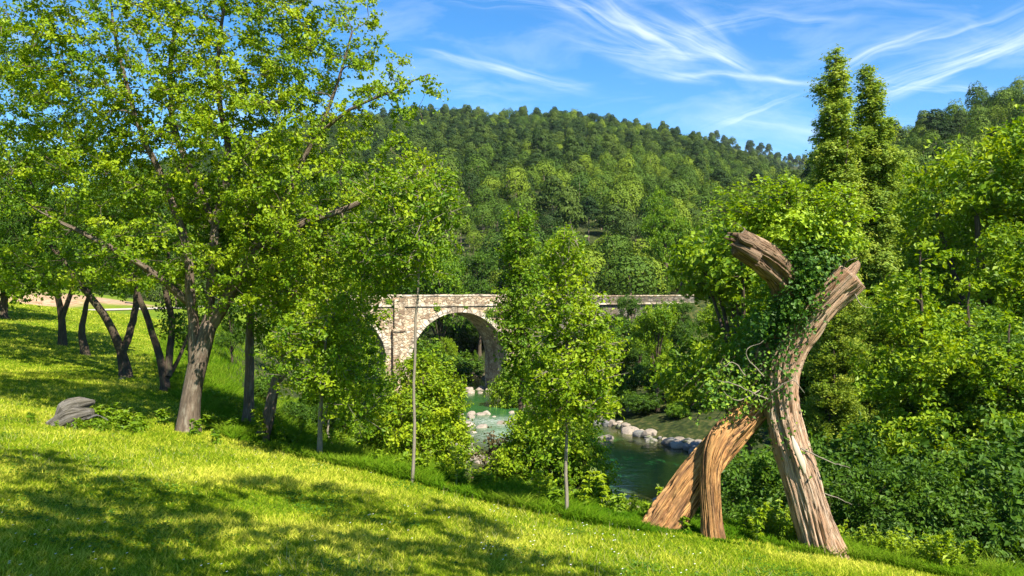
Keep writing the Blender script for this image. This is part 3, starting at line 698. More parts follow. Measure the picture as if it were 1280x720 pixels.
# poplars and the right-hand trees
uvtree(PP[0], 1044, 66, 28, 'tall dark poplar spire, left of the pair behind the ivy-covered dead trunk', wide=1.15)
uvtree(PP[1], 1088, 86, 29.5, 'pale sunlit poplar spire, right of the pair beside the dark one', wide=1.2)
uvtree(PC[0], 1150, 308, 19, 'bright young layered tree with thin pale stem at the right before the dark thicket', wide=1.0)
uvtree(PR, 1232, 172, 30, 'big bright green broad tree at the right edge of the view')
uvtree(PC[1], 1128, 205, 46, 'narrow pointed tree between the poplars and the big bright right tree', wide=.8)
uvtree(PC[1], 1212, 350, 21, 'bright layered sapling between the thin pale stem and the right edge', wide=1.1)
uvtree(PC[0], 1262, 400, 18, 'small bright layered sapling at the right edge in front of dark trees', wide=1.1)
for k, (u, vt, Yd, p, lab) in enumerate([
    (1172, 450, 24, PRD, 'dark green tree right of the foot of the sunlit poplar'),
    (1215, 430, 20, PRD, 'dark shaded tree low at the right behind the young layered tree'),
    (1290, 400, 22, PRD, 'dark shaded tree cut off by the right edge'),
    (1270, 300, 36, PB[2], 'deep green tree behind the big bright tree at the right edge'),
    (1020, 340, 34, PB[0], 'dark tree filling the gap behind the ivy-covered dead trunk'),
    (930, 300, 40, PB[1], 'mid green tree behind the dead trunk on the far bank'),
    (1010, 380, 36, PB[0], 'green tree in shade directly behind the poplar trunks'),
    (1180, 250, 44, PB[2], 'dark round tree showing between two bright right-hand trees'),
    (1345, 300, 26, PR, 'bright tree just beyond the right edge of the view')]):
    uvtree(p, u, vt, Yd, lab)
for k, (u, vt, Yd, p, lab) in enumerate([
    (1225, 560, 15, PSD, 'dark bush in the bottom right corner below the lawn edge'),
    (1120, 570, 16, PSD, 'dark bush between the poplar foot and the thin pale stem'),
    (1180, 590, 14, PSD, 'low dark bush around the foot of the young layered tree'),
    (1290, 520, 16, PSD, 'bush at the right edge above the dark corner bush'),
    (960, 560, 15, PSD, 'shaded bush seen between the two legs of the dead trunk'),
    (1030, 540, 19, PSD, 'bush behind the foot of the leaning dead trunk')]):
    uvtree(p, u, vt, Yd, lab, cat='shrub')
# far bank, seen across the river
for k, (u, vt, Yd, p, w, lab) in enumerate([
    (822, 385, 57, PB[1], .8, 'round bright tree on the far bank right behind the boulders'),
    (870, 430, 57, PB[0], .7, 'small tree overhanging the far bank above the pale rocks'),
    (905, 345, 62, PB[1], .9, 'bright tree on the far bank left of the ivy-covered dead trunk'),
    (800, 420, 66, PB[2], .9, 'dark tree in the shade under the retaining wall'),
    (745, 430, 63, PB[0], .7, 'mid green tree on the far bank behind the slender young tree'),
    (900, 460, 55, PS[0], 1, 'low bush right of the pale rocks on the far bank'),
    (868, 470, 58, PS[1], 1.5, 'dark bush on the grassy far bank left of the middle leg of the dead trunk'),
    (895, 480, 55, PS[0], 1.6, 'green bush on the far bank behind the knee of the leaning leg'),
    (840, 490, 58, PS[2], 1.4, 'bright bush on the far bank above the dark end of the rock row'),
    (860, 515, 54, PS[1], 1.6, 'low dark bush trailing over the right end of the rock row'),
    (770, 470, 60, PS[0], 1.2, 'leafy bush on the far bank over the big pale rounded boulder'),
    (850, 480, 56, PS[2], 1.1, 'bright low bush hanging above the row of pale rocks'),
    (815, 450, 60, PS[1], 1.3, 'dark bush in the shade behind the row of pale rocks'),
    (735, 480, 62, PS[1], 1.3, 'dark bush on the far bank behind the angular boulder'),
    (790, 374, 72, PB[2], .9, 'dark shaded tree in front of the retaining wall'),
    (850, 380, 72, PB[2], .9, 'dark tree at the foot of the retaining wall beside the round bright tree'),
    (765, 400, 70, PS[1], 1.3, 'tall dark bush at the left foot of the retaining wall'),
    (825, 385, 74, PS[0], 1.2, 'large bush at the middle of the retaining wall foot'),
    (880, 440, 66, PS[1], 1.3, 'dark bush on the far bank right of the round bright tree'),
    (800, 490, 57, PS[1], 1.6, 'low dark bush directly above the row of pale rocks'),
    (760, 505, 58, PS[0], 1.5, 'low green bush above the big pale rounded boulder'),
    (845, 505, 54, PS[0], 1.5, 'low green bush at the right end of the row of rocks'),
    (720, 490, 62, PS[1], 1.5, 'low dark bush on the far bank left of the angular boulder'),
    (700, 460, 66, PS[0], 1.2, 'bush between the arch foot and the slender young tree'),
    (560, 440, 86, PS[1], 1.5, 'dark bush seen through the left half of the main arch'),
    (590, 450, 92, PS[1], 1.5, 'dark bush seen through the middle of the main arch'),
    (615, 440, 96, PS[1], 1.5, 'dark bush seen through the right half of the main arch'),
    (535, 420, 95, PS[0], 1.3, 'bush seen through the main arch behind the pole-like tree'),
    (575, 400, 104, PS[1], 1.5, 'tall dark bush far behind the main arch'),
    (605, 395, 108, PS[0], 1.5, 'tall bush in shade far behind the right arch foot'),
    (690, 440, 70, PB[2], .7, 'dark tree at the right foot of the bridge arch'),
    (641, 452, 66, PS[2], .8, 'bright bush at the right foot of the arch above the rocks'),
    (832, 250, 92, PB[0], .75, 'tall pale green tree rising behind the wall right of the bridge'),
    (760, 350, 96, PB[2], .7, 'dark tree behind the deck beside the earth bank'),
    (880, 330, 88, PB[1], .8, 'yellow-green tree at the right end of the retaining wall'),
    (650, 270, 100, PB[2], .7, 'dark pointed tree behind the bridge deck'),
    (690, 300, 98, PB[0], .7, 'green tree behind the middle of the bridge deck'),
    (600, 320, 98, PB[2], .8, 'dark tree in the shade behind the main arch'),
    (550, 300, 96, PB[0], .8, 'green tree behind the left half of the main arch'),
    (500, 290, 95, PB[2], .8, 'dark tree behind the pier of the bridge'),
    (450, 300, 88, PB[0], .8, 'green tree behind the left end of the bridge'),
    (560, 425, 88, PB[1], .6, 'bright tree seen through the main arch at its left'),
    (595, 440, 92, PB[0], .5, 'darker tree seen through the main arch at its right'),
    (470, 500, 52, PS[2], 1.2, 'bright bush on the left bank below the smaller arch'),
    (412, 400, 56, PB[1], .6, 'bright tree hiding the left arch of the bridge'),
    (400, 380, 50, PB[0], .7, 'mid green tree on the left bank behind the young two-stemmed tree'),
    (350, 370, 42, PB[2], .8, 'dark tree down the slope behind the leaning slender tree'),
    (290, 380, 36, PB[2], .8, 'dark tree down the slope behind the thick pale trunk'),
    (250, 400, 40, PB[2], .8, 'shaded tree far down the slope behind the many-stemmed tree'),
    (430, 440, 30, PS[0], 1.1, 'bush half way down the slope behind the young sapling'),
    (330, 470, 24, PS[1], 1., 'dark bush between the slim straight tree and the leaning one'),
    (270, 470, 26, PS[1], 1., 'dark bush directly right of the thick pale trunk'),
    (370, 500, 22, PS[1], .9, 'dark bush behind the two thin stems'),
    (410, 500, 26, PS[1], .9, 'dark shaded bush right of the two thin stems'),
    (320, 345, 60, PB[0], .9, 'tree on the left bank half hidden by the big tree crown'),
    (220, 330, 62, PB[1], .9, 'bright tree beyond the left lawn seen between trunks'),
    (170, 345, 66, PB[0], .9, 'tree beyond the path right of the bare earth bank'),
    (40, 345, 72, PB[1], .9, 'bright tree beyond the gravel path above the earth bank'),
    (0, 300, 70, PB[0], 1., 'tree beyond the gravel path at the left edge'),
    (100, 320, 80, PB[2], 1., 'dark tree beyond the path behind the bare earth bank'),
    (-60, 280, 60, PB[2], 1., 'dark tree outside the left edge beyond the path')]):
    uvtree(p, u, vt, Yd, lab, wide=w, cat='shrub' if p in PS else 'tree')

hb = np.random.default_rng(44); first_b = None
for k in range(70):
    x = -30 + 75 * hb.random(); y = 84 + 22 * hb.random()
    z_, e_, rb_, rs_ = H(np.array([x]), np.array([y]), True)
    if rb_[0] < 2.5 or segdist(np.array([x]), np.array([y]), ROADR)[0][0] < 4 or abs((x - BS[0]) * bn[0] + (y - BS[1]) * bn[1] + 2.5) < 4.5: continue
    v_ = k % 2; p_ = PS[v_]; lab = 'dark thicket bush behind the bridge' if v_ else 'mid green thicket bush behind the bridge'
    plant(p_, x, y, 2.6 + 2.4 * hb.random(), lab, cat='shrub', group='dark bushes behind the bridge' if v_ else 'mid green bushes behind the bridge')

# tree to the right of and behind the camera, which shades the foreground lawn
tops = []
for (u, v, q) in ((20, 572, .7), (70, 625, .7), (110, 665, .8), (15, 700, .8), (185, 655, .6), (40, 650, .9), (40, 600, .5), (150, 612, .6), (210, 640, .7), (330, 615, .6), (420, 622, .55), (480, 650, .7), (300, 665, .5), (130, 700, .8), (250, 715, .6), (400, 690, .8), (540, 690, .7), (600, 660, .4), (660, 712, .6), (560, 640, .35), (720, 718, .4), (60, 720, .8), (350, 740, .7), (500, 730, .7), (90, 588, .35)):
    p = gp(u, min(v, 719)); t = 8.2 + rng.normal() * .5
    tops.append((p + SUNDIR * t, (q, q, q * .6), q))
b = np.array([6.8, -2.6, Hs(6.8, -2.6)])
sx = grow(np.random.default_rng(61), [([b - [0, 0, .3], b + [-.2, .2, 2.2], b + [-1.2, .9, 4.2], b + [-2.6, 2.0, 5.8]], [.22, .18, .13, .07]), ([b + [-.6, .5, 3.2], b + [-2.2, 2.8, 4.6], b + [-4.4, 4.2, 6.2]], [.1, .07, .03]), ([b + [-1.2, .9, 4.2], b + [-3.6, 1.2, 5.4], b + [-5.8, 1.6, 6.6]], [.1, .07, .03])],
          tops, 300, .42, 74, .085, M['leaf_bright'], M['bark'], base=b, shell=.2, minsep=.6)
r = empty('broadleaf_tree', b, 0, 'spreading tree behind the viewer whose crown shades the foreground lawn', 'tree'); link('trunk', sx[0], r); link('crown', sx[1], r)
for (x, y, h, lab) in ((-13.2, 10.5, 9.5, 'tree outside the left edge of the view nearest the lawn'), (-22, 22, 10, 'tree outside the left edge of the view further up the lawn'), (-29, 34, 10, 'tree at the far left of the lawn before the path')):  # off-frame trees added to shade the left of the lawn
    plant(PR, x, y, h, lab, name='broadleaf_tree')
print('placed', time.time() - T0)

# ------------------------------------------------------------------ hillside forest
def hill_proto(seed, h, w, kind, mat, fs=.34):
    """crown of dense rounded lobes carrying many small faces; low cost, reads as one tree of a closed forest"""
    rg = np.random.default_rng(seed); g = Geo(); lob = []
    tube(g, catmull([(0, 0, -.4), (rg.normal() * .1, 0, h * .35), (rg.normal() * .15, rg.normal() * .15, h * .8)], 8), np.linspace(.021 * h, .007 * h, 8), 6)
    nl = 7 if kind == 'round' else 10
    for k in range(nl):
        t = (k + .5) / nl; a = k * 2.4 + rg.normal() * .3
        if kind == 'round':
            z = h * (.34 + .44 * t); q = w * .62 * math.sqrt(max(.05, 1 - (t * 1.1 - .3) ** 2 * 1.3)); r_ = w * .40 * (.8 + .4 * rg.random())
            lob.append((math.cos(a) * q, math.sin(a) * q, z, r_, r_ * .9, .38))
        else:
            z = h * (.44 + .42 * t); q = w * (.80 - .5 * t ** 1.4) * (.8 + .35 * rg.random()); r_ = w * (.36 - .06 * t) * (.8 + .4 * rg.random())
            lob.append((math.cos(a) * q, math.sin(a) * q, z, r_, r_ * .6, .38))
    if kind == 'round': lob.append((0, 0, h * .58, w * .78, h * .37, 1.))
    else: lob += [(0, 0, h * .60, w * .72, h * .20, .8), (0, 0, h * .80, w * .52, h * .17, .6)]
    LP, LN, LT = [], [], []
    for (x, y, z, r_, rz, wt) in lob:
        m = int(900 * wt * (r_ / (w * .6)) ** 1.2 * (1. if wt > .5 else .55)); d = rg.normal(size=(m, 3)); d[:, 2] = np.where(d[:, 2] < -.45 * np.hypot(d[:, 0], d[:, 1]), -d[:, 2] * .8, d[:, 2]); d = norm(d)
        rr = 1 + .42 * fbm(d[:, 0] * 2.1 + x + seed, d[:, 1] * 2.1 + y, d[:, 2] * 2.1 + seed, 2) + rg.normal(size=m) * .04
        LP.append(np.array([x, y, z]) + d * np.array([r_, r_, rz]) * rr[:, None]); LN.append(d + rg.normal(size=(m, 3)) * .20 + np.array([0, 0, .1])); LT.append(np.clip(.5 + rg.normal() * .04 + rg.normal(size=m) * .06, 0, 1))
    LP = np.concatenate(LP); cm = leaves('crown', LP, np.concatenate(LN), fs * (.6 + .8 * rg.random(len(LP))) * h / 9, np.concatenate(LT), M[mat], .75, rg, fold=.08)
    return dict(name='hill', tm=build_geo(g, 'trunk', M['bark']), cm=cm, h=h, w=w)
PH = [hill_proto(200, 8.0, 3.5, 'round', 'leaf_hill'), hill_proto(201, 7.8, 3.3, 'round', 'leaf_pine'), hill_proto(202, 8.8, 3.3, 'round', 'leaf_hill'),
      hill_proto(210, 9.6, 3.4, 'pine', 'leaf_pine'), hill_proto(211, 10.6, 3.1, 'pine', 'leaf_pine'), hill_proto(212, 8.8, 3.5, 'pine', 'leaf_pine')]
hr = np.random.default_rng(5)
pts = []
for y0, y1, sp in ((86, 125, 5.6), (125, 240, 6.2), (240, 560, 5.2), (560, 960, 10.)):
    yy = np.arange(y0, y1, sp)
    for y in yy:
        xs = np.arange(-.62 * y - 12, .72 * y + 12, sp)
        x = xs + hr.random() * sp + hr.normal(size=len(xs)) * sp * .3; q = y + hr.normal(size=len(xs)) * sp * .3
        pts.append(np.stack([x, q], 1))
pts = np.concatenate(pts)
z, e, rb, rs = H(pts[:, 0], pts[:, 1], True)
dr1 = segdist(pts[:, 0], pts[:, 1], ROADL)[0]; dr2 = segdist(pts[:, 0], pts[:, 1], ROADR)[0]
c3 = at(760, 352, 102); de = np.hypot(pts[:, 0] - c3[0], pts[:, 1] - c3[1])
keep = (rb > 4) & (dr1 > 5) & (dr2 > 5) & (de > 5) & ((rs > 0) | (pts[:, 1] > 100)) & (np.hypot(pts[:, 0] + 5, pts[:, 1] - 74) > 18)
# visible test against the skyline of nearer terrain
el = (z + 6) / pts[:, 1]
def seen(p, ztop):
    t = np.linspace(.15, .97, 40)
    m = np.ones(len(p), bool)
    for tt in t: m &= H(p[:, 0] * tt, p[:, 1] * tt) < ztop * tt + 3.
    return m
pts = pts[keep]; z = z[keep]
m = seen(pts, z + 12); pts = pts[m]; z = z[m]
order = np.argsort(pts[:, 1]); pts = pts[order]; z = z[order]
print('hill trees', len(pts), time.time() - T0)
sel = fbm(pts[:, 0] / 45, pts[:, 1] / 45, 8, 3) + hr.normal(size=len(pts)) * .22
variant = np.where(sel > .12, hr.choice([0, 2, 0], len(pts)), np.where(sel > -.1, hr.choice([1, 3, 4], len(pts)), hr.choice([3, 4, 5], len(pts))))
scl = .45 + .62 * hr.random(len(pts)) ** 1.3; scl *= 1.08 - .12 * sstep(200, 420, pts[:, 1])
NIND = 285
nms = {0: ('broadleaf_tree', 'light green round-crowned tree on the lower hillside', 'round light green trees on the lower hillside'),
       1: ('broadleaf_tree', 'dark round-crowned tree on the lower hillside', 'round dark trees on the lower hillside'),
       2: ('broadleaf_tree', 'light green round-crowned tree on the lower hillside', 'round light green trees on the lower hillside'),
       3: ('pine_tree', 'dark pine with tiered crown on the lower hillside', 'pines on the lower hillside')}
first = {}
for k in range(min(NIND, len(pts))):
    v = int(variant[k]); nm, lab, grp = nms[min(v, 3)]
    rz = hr.random() * 6.28; s = scl[k]
    if v not in first:
        r = empty(nm, (*pts[k], z[k] - .2), rz, lab, 'tree', grp); r.scale = (s, s, s * (.85 + .45 * hr.random()))
        link('trunk', PH[v]['tm'], r); link('crown', PH[v]['cm'], r); first[v] = r
    else: copy_tree(first[v], (*pts[k], z[k] - .2), rz, (s, s, s * (.85 + .45 * hr.random())), lab, grp)
P2, z2, v2, s2 = pts[NIND:], z[NIND:], variant[NIND:], scl[NIND:]
fm = bpy.data.meshes.new('forest'); fm.vertices.add(len(P2)); fm.vertices.foreach_set('co', np.concatenate([P2, (z2 - .2)[:, None]], 1).astype(np.float32).ravel())
a = fm.attributes.new('variant', 'INT', 'POINT'); a.data.foreach_set('value', v2.astype(np.int32))
s3 = s2 * np.where(P2[:, 1] > 560, 1.5, 1); a = fm.attributes.new('size', 'FLOAT_VECTOR', 'POINT'); a.data.foreach_set('vector', np.stack([s3, s3, s3 * (.8 + .55 * hr.random(len(s3)))], 1).astype(np.float32).ravel())
a = fm.attributes.new('spin', 'FLOAT', 'POINT'); a.data.foreach_set('value', (hr.random(len(P2)) * 6.28).astype(np.float32))
fo = tag(link('hillside_forest', fm), 'mixed pine and broadleaf forest covering the upper hills to the skyline', 'forest', kind='stuff')
ng = bpy.data.node_groups.new('forest', 'GeometryNodeTree')
ng.interface.new_socket('Geometry', in_out='INPUT', socket_type='NodeSocketGeometry'); ng.interface.new_socket('Geometry', in_out='OUTPUT', socket_type='NodeSocketGeometry')
gi = ng.nodes.new('NodeGroupInput'); go = ng.nodes.new('NodeGroupOutput')
jn = ng.nodes.new('GeometryNodeJoinGeometry')
for v in reversed(range(6)):
    j2 = ng.nodes.new('GeometryNodeJoinGeometry')
    if v in first:
        for ch in first[v].children:
            oi = ng.nodes.new('GeometryNodeObjectInfo'); oi.inputs['Object'].default_value = ch; oi.transform_space = 'ORIGINAL'
            ng.links.new(oi.outputs['Geometry'], j2.inputs[0])
    gti = ng.nodes.new('GeometryNodeGeometryToInstance'); ng.links.new(j2.outputs[0], gti.inputs[0]); ng.links.new(gti.outputs[0], jn.inputs[0])
def na(nm, ty):
    x = ng.nodes.new('GeometryNodeInputNamedAttribute'); x.data_type = ty; x.inputs[0].default_value = nm; return x.outputs[0]
iop = ng.nodes.new('GeometryNodeInstanceOnPoints'); iop.inputs['Pick Instance'].default_value = True
cx = ng.nodes.new('ShaderNodeCombineXYZ'); ng.links.new(na('spin', 'FLOAT'), cx.inputs[2])
ng.links.new(gi.outputs[0], iop.inputs['Points']); ng.links.new(jn.outputs[0], iop.inputs['Instance'])
ng.links.new(na('variant', 'INT'), iop.inputs['Instance Index']); ng.links.new(cx.outputs[0], iop.inputs['Rotation']); ng.links.new(na('size', 'FLOAT_VECTOR'), iop.inputs['Scale'])
ng.links.new(iop.outputs[0], go.inputs[0])
md = fo.modifiers.new('forest', 'NODES'); md.node_group = ng
print('forest', time.time() - T0)

# ------------------------------------------------------------------ bridge
TOP, DECK, W5 = -.62, -1.45, 5.0
bo = empty('stone_bridge', (BS[0], BS[1], 0), BA, 'old stone arch bridge with a pale ring of stones over the river', 'bridge')
arches = [(0., 4.6, -2.16, 4.45), (-10.3, 3.45, -2.45, 3.6)]      # centre, half span, crown height, rise
def under(s):
    for c, hs, zc, rise in arches:
        if abs(s - c) < hs: return zc - rise + rise * math.sqrt(max(0, 1 - ((s - c) / hs) ** 2))
    return -11.2
ss = []
for c, hs, zc, rise in arches: ss += [c - hs * math.cos(t) for t in np.linspace(0, math.pi, 49)]
ss += list(np.arange(-17, 8.6, .5)); ss = np.array(sorted(set(round(float(x), 4) for x in ss if -17 <= x <= 8.5)))
g = Geo()
for a, b in zip(ss[:-1], ss[1:]):
    if b - a < 1e-4: continue
    mid = (a + b) / 2; ins = any(abs(mid - c) < hs for c, hs, _, _ in arches)
    za, zb = (under(a), under(b)) if ins else (-11.2, -11.2)
    if ins:   # at the springing the walls run on down as the pier faces
        za = max(za, arches[0][2] - arches[0][3] if abs(mid) < 5 else arches[1][2] - arches[1][3]); zb = max(zb, za if False else -99) if False else zb
    m1, m2 = -1.62, -1.62
    g.add([(a, 0, za), (b, 0, zb), (b, 0, m2), (a, 0, m1)], [(0, 1, 2, 3)])
    g.add([(a, W5, za), (b, W5, zb), (b, W5, m2), (a, W5, m1)], [(3, 2, 1, 0)])
    if ins: g.add([(a, 0, za), (b, 0, zb), (b, W5, zb), (a, W5, za)], [(3, 2, 1, 0)])
for c, hs, zc, rise in arches:
    for sg in (-1, 1):
        x = c + sg * hs; z1 = zc - rise
        g.add([(x, 0, -11.2), (x, W5, -11.2), (x, W5, z1), (x, 0, z1)], [(0, 1, 2, 3)])
g.add([(-17, 0, -11.2), (-17, W5, -11.2), (-17, W5, -1.62), (-17, 0, -1.62)], [(0, 1, 2, 3)])
g.add([(8.5, 0, -11.2), (8.5, W5, -11.2), (8.5, W5, -1.62), (8.5, 0, -1.62)], [(0, 1, 2, 3)])
link('spandrel_wall', g.build('spandrel_wall', M['stone']), bo)
for c, hs, zc, rise in arches:
    g = Geo(); K = 31
    for k in range(K):
        t0, t1 = math.pi * (k + .06) / K, math.pi * (k + .94) / K
        th = .42 + .05 * ((k * 7) % 3) / 2; pr = .05 + .02 * (k % 2)
        def q(t, ex, y): return (c - (hs + ex) * math.cos(t), y, zc - rise + (rise + ex) * math.sin(t))
        co = [q(t0, -.02, -pr), q(t1, -.02, -pr), q(t1, th, -pr), q(t0, th, -pr), q(t0, -.02, .5), q(t1, -.02, .5), q(t1, th, .5), q(t0, th, .5)]
        g.add(co, [(0, 1, 2, 3), (0, 4, 5, 1), (3, 2, 6, 7), (0, 3, 7, 4), (1, 5, 6, 2)])
    link('arch_ring', g.build('arch_ring', M['stone_dressed']), bo)
g = Geo(); g.box((-17, -.12, -1.62), (26, W5 + .12, -1.45)); link('string_course', g.build('string_course', M['stone_dressed']), bo)
for y0 in (-.02, W5 - .38):
    g = Geo()
    x = -17.; rg = np.random.default_rng(3)
    while x < 9.4:
        L = .7 + .5 * rg.random(); x1 = min(9.4, x + L); g.box((x, y0 + rg.normal() * .01, -1.448), (x1 - .02, y0 + .4 + rg.normal() * .01, TOP - .12 + rg.normal() * .012)); x = x1
    pp = link('parapet', g.build('parapet', M['stone']), bo)
    g = Geo(); x = -17.
    while x < 9.4:
        L = .7 + .6 * rg.random(); x1 = min(9.4, x + L); g.box((x, y0 - .06 + rg.normal() * .015, TOP - .11), (x1 - .02, y0 + .46, TOP + rg.normal() * .022)); x = x1
    link('coping', g.build('coping', M['stone_dressed']), pp)
g = Geo(); g.box((-6.3, -.45, -11.2), (-5.1, -.003, -3.6)); g.box((-6.15, -.3, -3.6), (-5.25, -.003, -1.0)); g.box((-6.35, -.55, -3.75), (-5.0, -.003, -3.58))
link('pilaster', g.build('pilaster', M['stone']), bo)
g = Geo(); g.box((-17, .4, -1.445), (26, W5 - .4, -1.40)); link('roadway', g.build('roadway', M['road']), bo)
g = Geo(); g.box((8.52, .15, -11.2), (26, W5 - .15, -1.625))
rw = link('retaining_wall', g.build('retaining_wall', M['stone_shaded']), None, (BS[0], BS[1], 0), BA)
tag(rw, 'dark retaining wall, shade put into its stone colour, carrying the road right of the bridge', 'wall')
g = Geo(); x = 9.42; rg = np.random.default_rng(8)
while x < 26:
    L = 1 + .6 * rg.random(); x1 = min(26, x + L); g.box((x, -.1, -1.448), (x1 - .03, .35, -.86 + rg.normal() * .02)); x = x1
link('kerb_wall', g.build('kerb_wall', M['stone_shaded']), rw)
g = Geo(); x = 9.42
while x < 26:
    L = 1.2 + .8 * rg.random(); x1 = min(26, x + L); g.box((x, -.16, -.83), (x1 - .02, .42, -.70 + rg.normal() * .012)); x = x1
link('coping', g.build('coping', M['stone']), rw)
for k, (sx_, z_, w_) in enumerate([(-2.2, -1.65, .35), (2.9, -2.3, .55), (-6.6, -1.2, .3), (4.9, -1.7, .6), (6.2, -2.6, .9), (-8.2, -2.6, .4), (6.8, -1.0, .7), (-11.5, -1.5, .5), (0.6, -1.62, .22)]):
    rg = np.random.default_rng(60 + k); m = int(500 * w_); d = rg.normal(size=(m, 3)) * np.array([.45, .12, .5]) * w_; d[:, 2] -= .3 * w_ * rg.random(m); d[:, 1] = -np.abs(d[:, 1]) - .05
    c, q = bridge_xy(sx_), math.cos(BA); wd_ = d.copy(); wd_[:, 0] = d[:, 0] * be[0] - d[:, 1] * bn[0] * -1 * -1; wd_[:, 1] = d[:, 0] * be[1] + d[:, 1] * -bn[1]
    wd_[:, 0] = d[:, 0] * be[0] + (-d[:, 1]) * bn[0]; wd_[:, 1] = d[:, 0] * be[1] + (-d[:, 1]) * bn[1]
    lm = leaves('wall_plant', wd_, rg.normal(size=(m, 3)) * .4 + np.array([bn[0], bn[1], .6]), .13 * (.6 + .8 * rg.random(m)), rg.random(m), M['leaf_mid'], .7, rg)
    tag(link('wall_plant', lm, None, (c[0], c[1], z_)), ['tuft growing on the string course left of the arch top', 'plant hanging from the stones above the right haunch of the arch', 'tuft on the parapet beside the narrow buttress', 'plant cascading from the bridge over the right pier', 'large plant low on the right pier of the bridge', 'plant between the two arches', 'plant spilling over the parapet at its right end', 'plant above the smaller left arch', 'tiny tuft directly above the crown of the main arch'][k], 'plant', 'plants rooted in the bridge masonry')

# ------------------------------------------------------------------ rocks
def rock_mesh(seed, mat, flat=.6):
    rg = np.random.default_rng(seed); nu, nv = 28, 16
    th = np.linspace(0, 2 * np.pi, nu, endpoint=False); ph = np.linspace(.05, math.pi - .05, nv)
    TH, PHI = np.meshgrid(th, ph); d = np.stack([np.cos(TH) * np.sin(PHI), np.sin(TH) * np.sin(PHI), np.cos(PHI)], -1)
    pl = norm(rg.normal(size=(9, 3))); r = np.ones(TH.shape)
    for p_ in pl:
        dd = d @ p_; lim = .62 + .25 * rg.random(); r = np.minimum(r, np.where(dd > .05, lim / np.maximum(dd, .05), 9))
    r = r * (1 + .12 * fbm(d[..., 0] * 2 + seed, d[..., 1] * 2, d[..., 2] * 2))
    co = d * r[..., None] * np.array([1, .75 + .3 * rg.random(), flat])
    i = np.arange(nv - 1)[:, None] * nu; j = np.arange(nu)[None]; j2 = (j + 1) % nu
    f = np.stack([i + j, i + nu + j, i + nu + j2, i + j2], -1).reshape(-1, 4)
    co = co.reshape(-1, 3)
    me = mesh_np('rock', co, f, M[mat], smooth=True)
    return me
RK = [rock_mesh(k, ['rock', 'rock', 'rock_moss', 'rock', 'rock_dark', 'rock'][k], .55 + .05 * k) for k in range(6)]
def rock(u, v, wpx, k, label, group=None, name='boulder', Yd=None, sink=.1):
    """width in px of the photograph, on the water level or the ground"""
    if Yd is None:
        Yd = WATER / (360 - v) * F
        p = at(u, v, Yd); zz = max(WATER, Hs(p[0], p[1]))
    else: p = at(u, v, Yd); zz = Hs(p[0], p[1])
    s = wpx * Yd / F / 2
    o = link(name, RK[k], None, (p[0], p[1], zz - (.12 + sink) * s), float(rng.random() * 6), s)
    return tag(o, label, 'rock', group)
for a in [(789, 541, 31, 0, 'big pale rounded boulder at the water edge of the far bank'),
          (757, 549, 27, 3, 'pale angular boulder in the water left of the rounded one'),
          (784, 631, 25, 1, 'rounded pinkish boulder lying in the shallow near water'),
          (827, 633, 30, 3, 'flat grey boulder in the near water beside the left leg of the dead trunk'),
          (578, 532, 36, 0, 'pale boulder at the left end of the rapids'),
          (604, 534, 22, 1, 'small pale boulder in the middle of the rapids'),
          (663, 523, 26, 3, 'pale pointed boulder just above the dense middle bush'),
          (668, 520, 15, 5, 'small boulder behind the pointed one above the bush'),
          (720, 541, 22, 5, 'grey boulder half hidden behind the slender young tree'),
          (640, 528, 20, 1, 'pale flat stone in the rapids in front of the dark stem'),
          (795, 526, 30, 4, 'dark grey slab of rock behind the big pale rounded boulder'),
          (745, 529, 20, 4, 'dark rock left of the grey slab on the far bank')]:
    rock(*a)
rr = np.random.default_rng(9)
def far_shore(u):
    Yq = np.linspace(72, 38, 700); z_, e_, rb_, rs_ = H((u - 640) / F * Yq, Yq, True)
    k_ = np.nonzero(rb_ < 0)[0]; return Yq[k_[0]] if len(k_) else 55.
for k in range(78):
    u = 742 + 150 * rr.random(); Yq = far_shore(u) + rr.normal() * .35 + .25; X_ = (u - 640) / F * Yq; s_ = (.16 + .5 * rr.random() ** 2.2)
    o = link('river_rock', RK[int(rr.choice([0, 1, 2, 2, 3, 4, 4, 5]))], None, (X_, Yq, max(WATER - .02, Hs(X_, Yq) - .05)), float(rr.random() * 6), s_)
    tag(o, 'rock in the row lining the far river bank', 'rock', 'rocks lining the far bank')
for k in range(26):
    u = 583 + rr.random() * 62; v = 484 + rr.random() * 9 + max(0, u - 610) * .08
    rock(u, v, 6 + 9 * rr.random(), int(rr.choice([0, 1, 3, 5])), 'small pale stone on the bank under the arch', 'stones under the arch', 'river_rock')
for k in range(40):
    u = 560 + rr.random() * 40; v = 540 + rr.random() * 60
    rock(u, v, 5 + 9 * rr.random(), int(rr.choice([0, 1, 2, 3, 5])), 'small stone on the left river bank below the rapids', 'stones on the left bank', 'river_rock')
for k in range(40):
    u = 745 + rr.random() * 110; v = 640 + rr.random() * 14
    rock(u, v, 4 + 10 * rr.random(), int(rr.choice([0, 1, 2, 3, 5])), 'small stone at the near water edge', 'stones at the near water edge', 'river_rock')
for k in range(9):
    u = 570 + rr.random() * 100; v = 520 + rr.normal() * 5
    rock(u, v, 6 + 10 * rr.random(), int(rr.choice([0, 1, 3, 5])), 'small rock among the rapids', 'rocks in the rapids', 'river_rock')
for k, (u, v, w) in enumerate([(440, 548, 44), (432, 562, 26), (462, 540, 30)]):
    p = gp(u, v + 4); rock(u, v, w, [2, 0, 3][k], ['mossy grey outcrop boulder on the slope left of the round bush', 'smaller grey boulder below the mossy outcrop on the slope', 'pale boulder touching the half-bare shrub on the slope'][k], Yd=float(p[1]), sink=.3)
p = gp(285 - 150 + 15, 474); o = rock(151, 474, 14, 0, 'small pale stone on the lawn at the foot of the leaning dark tree', Yd=float(gp(151, 474)[1]), name='stone')

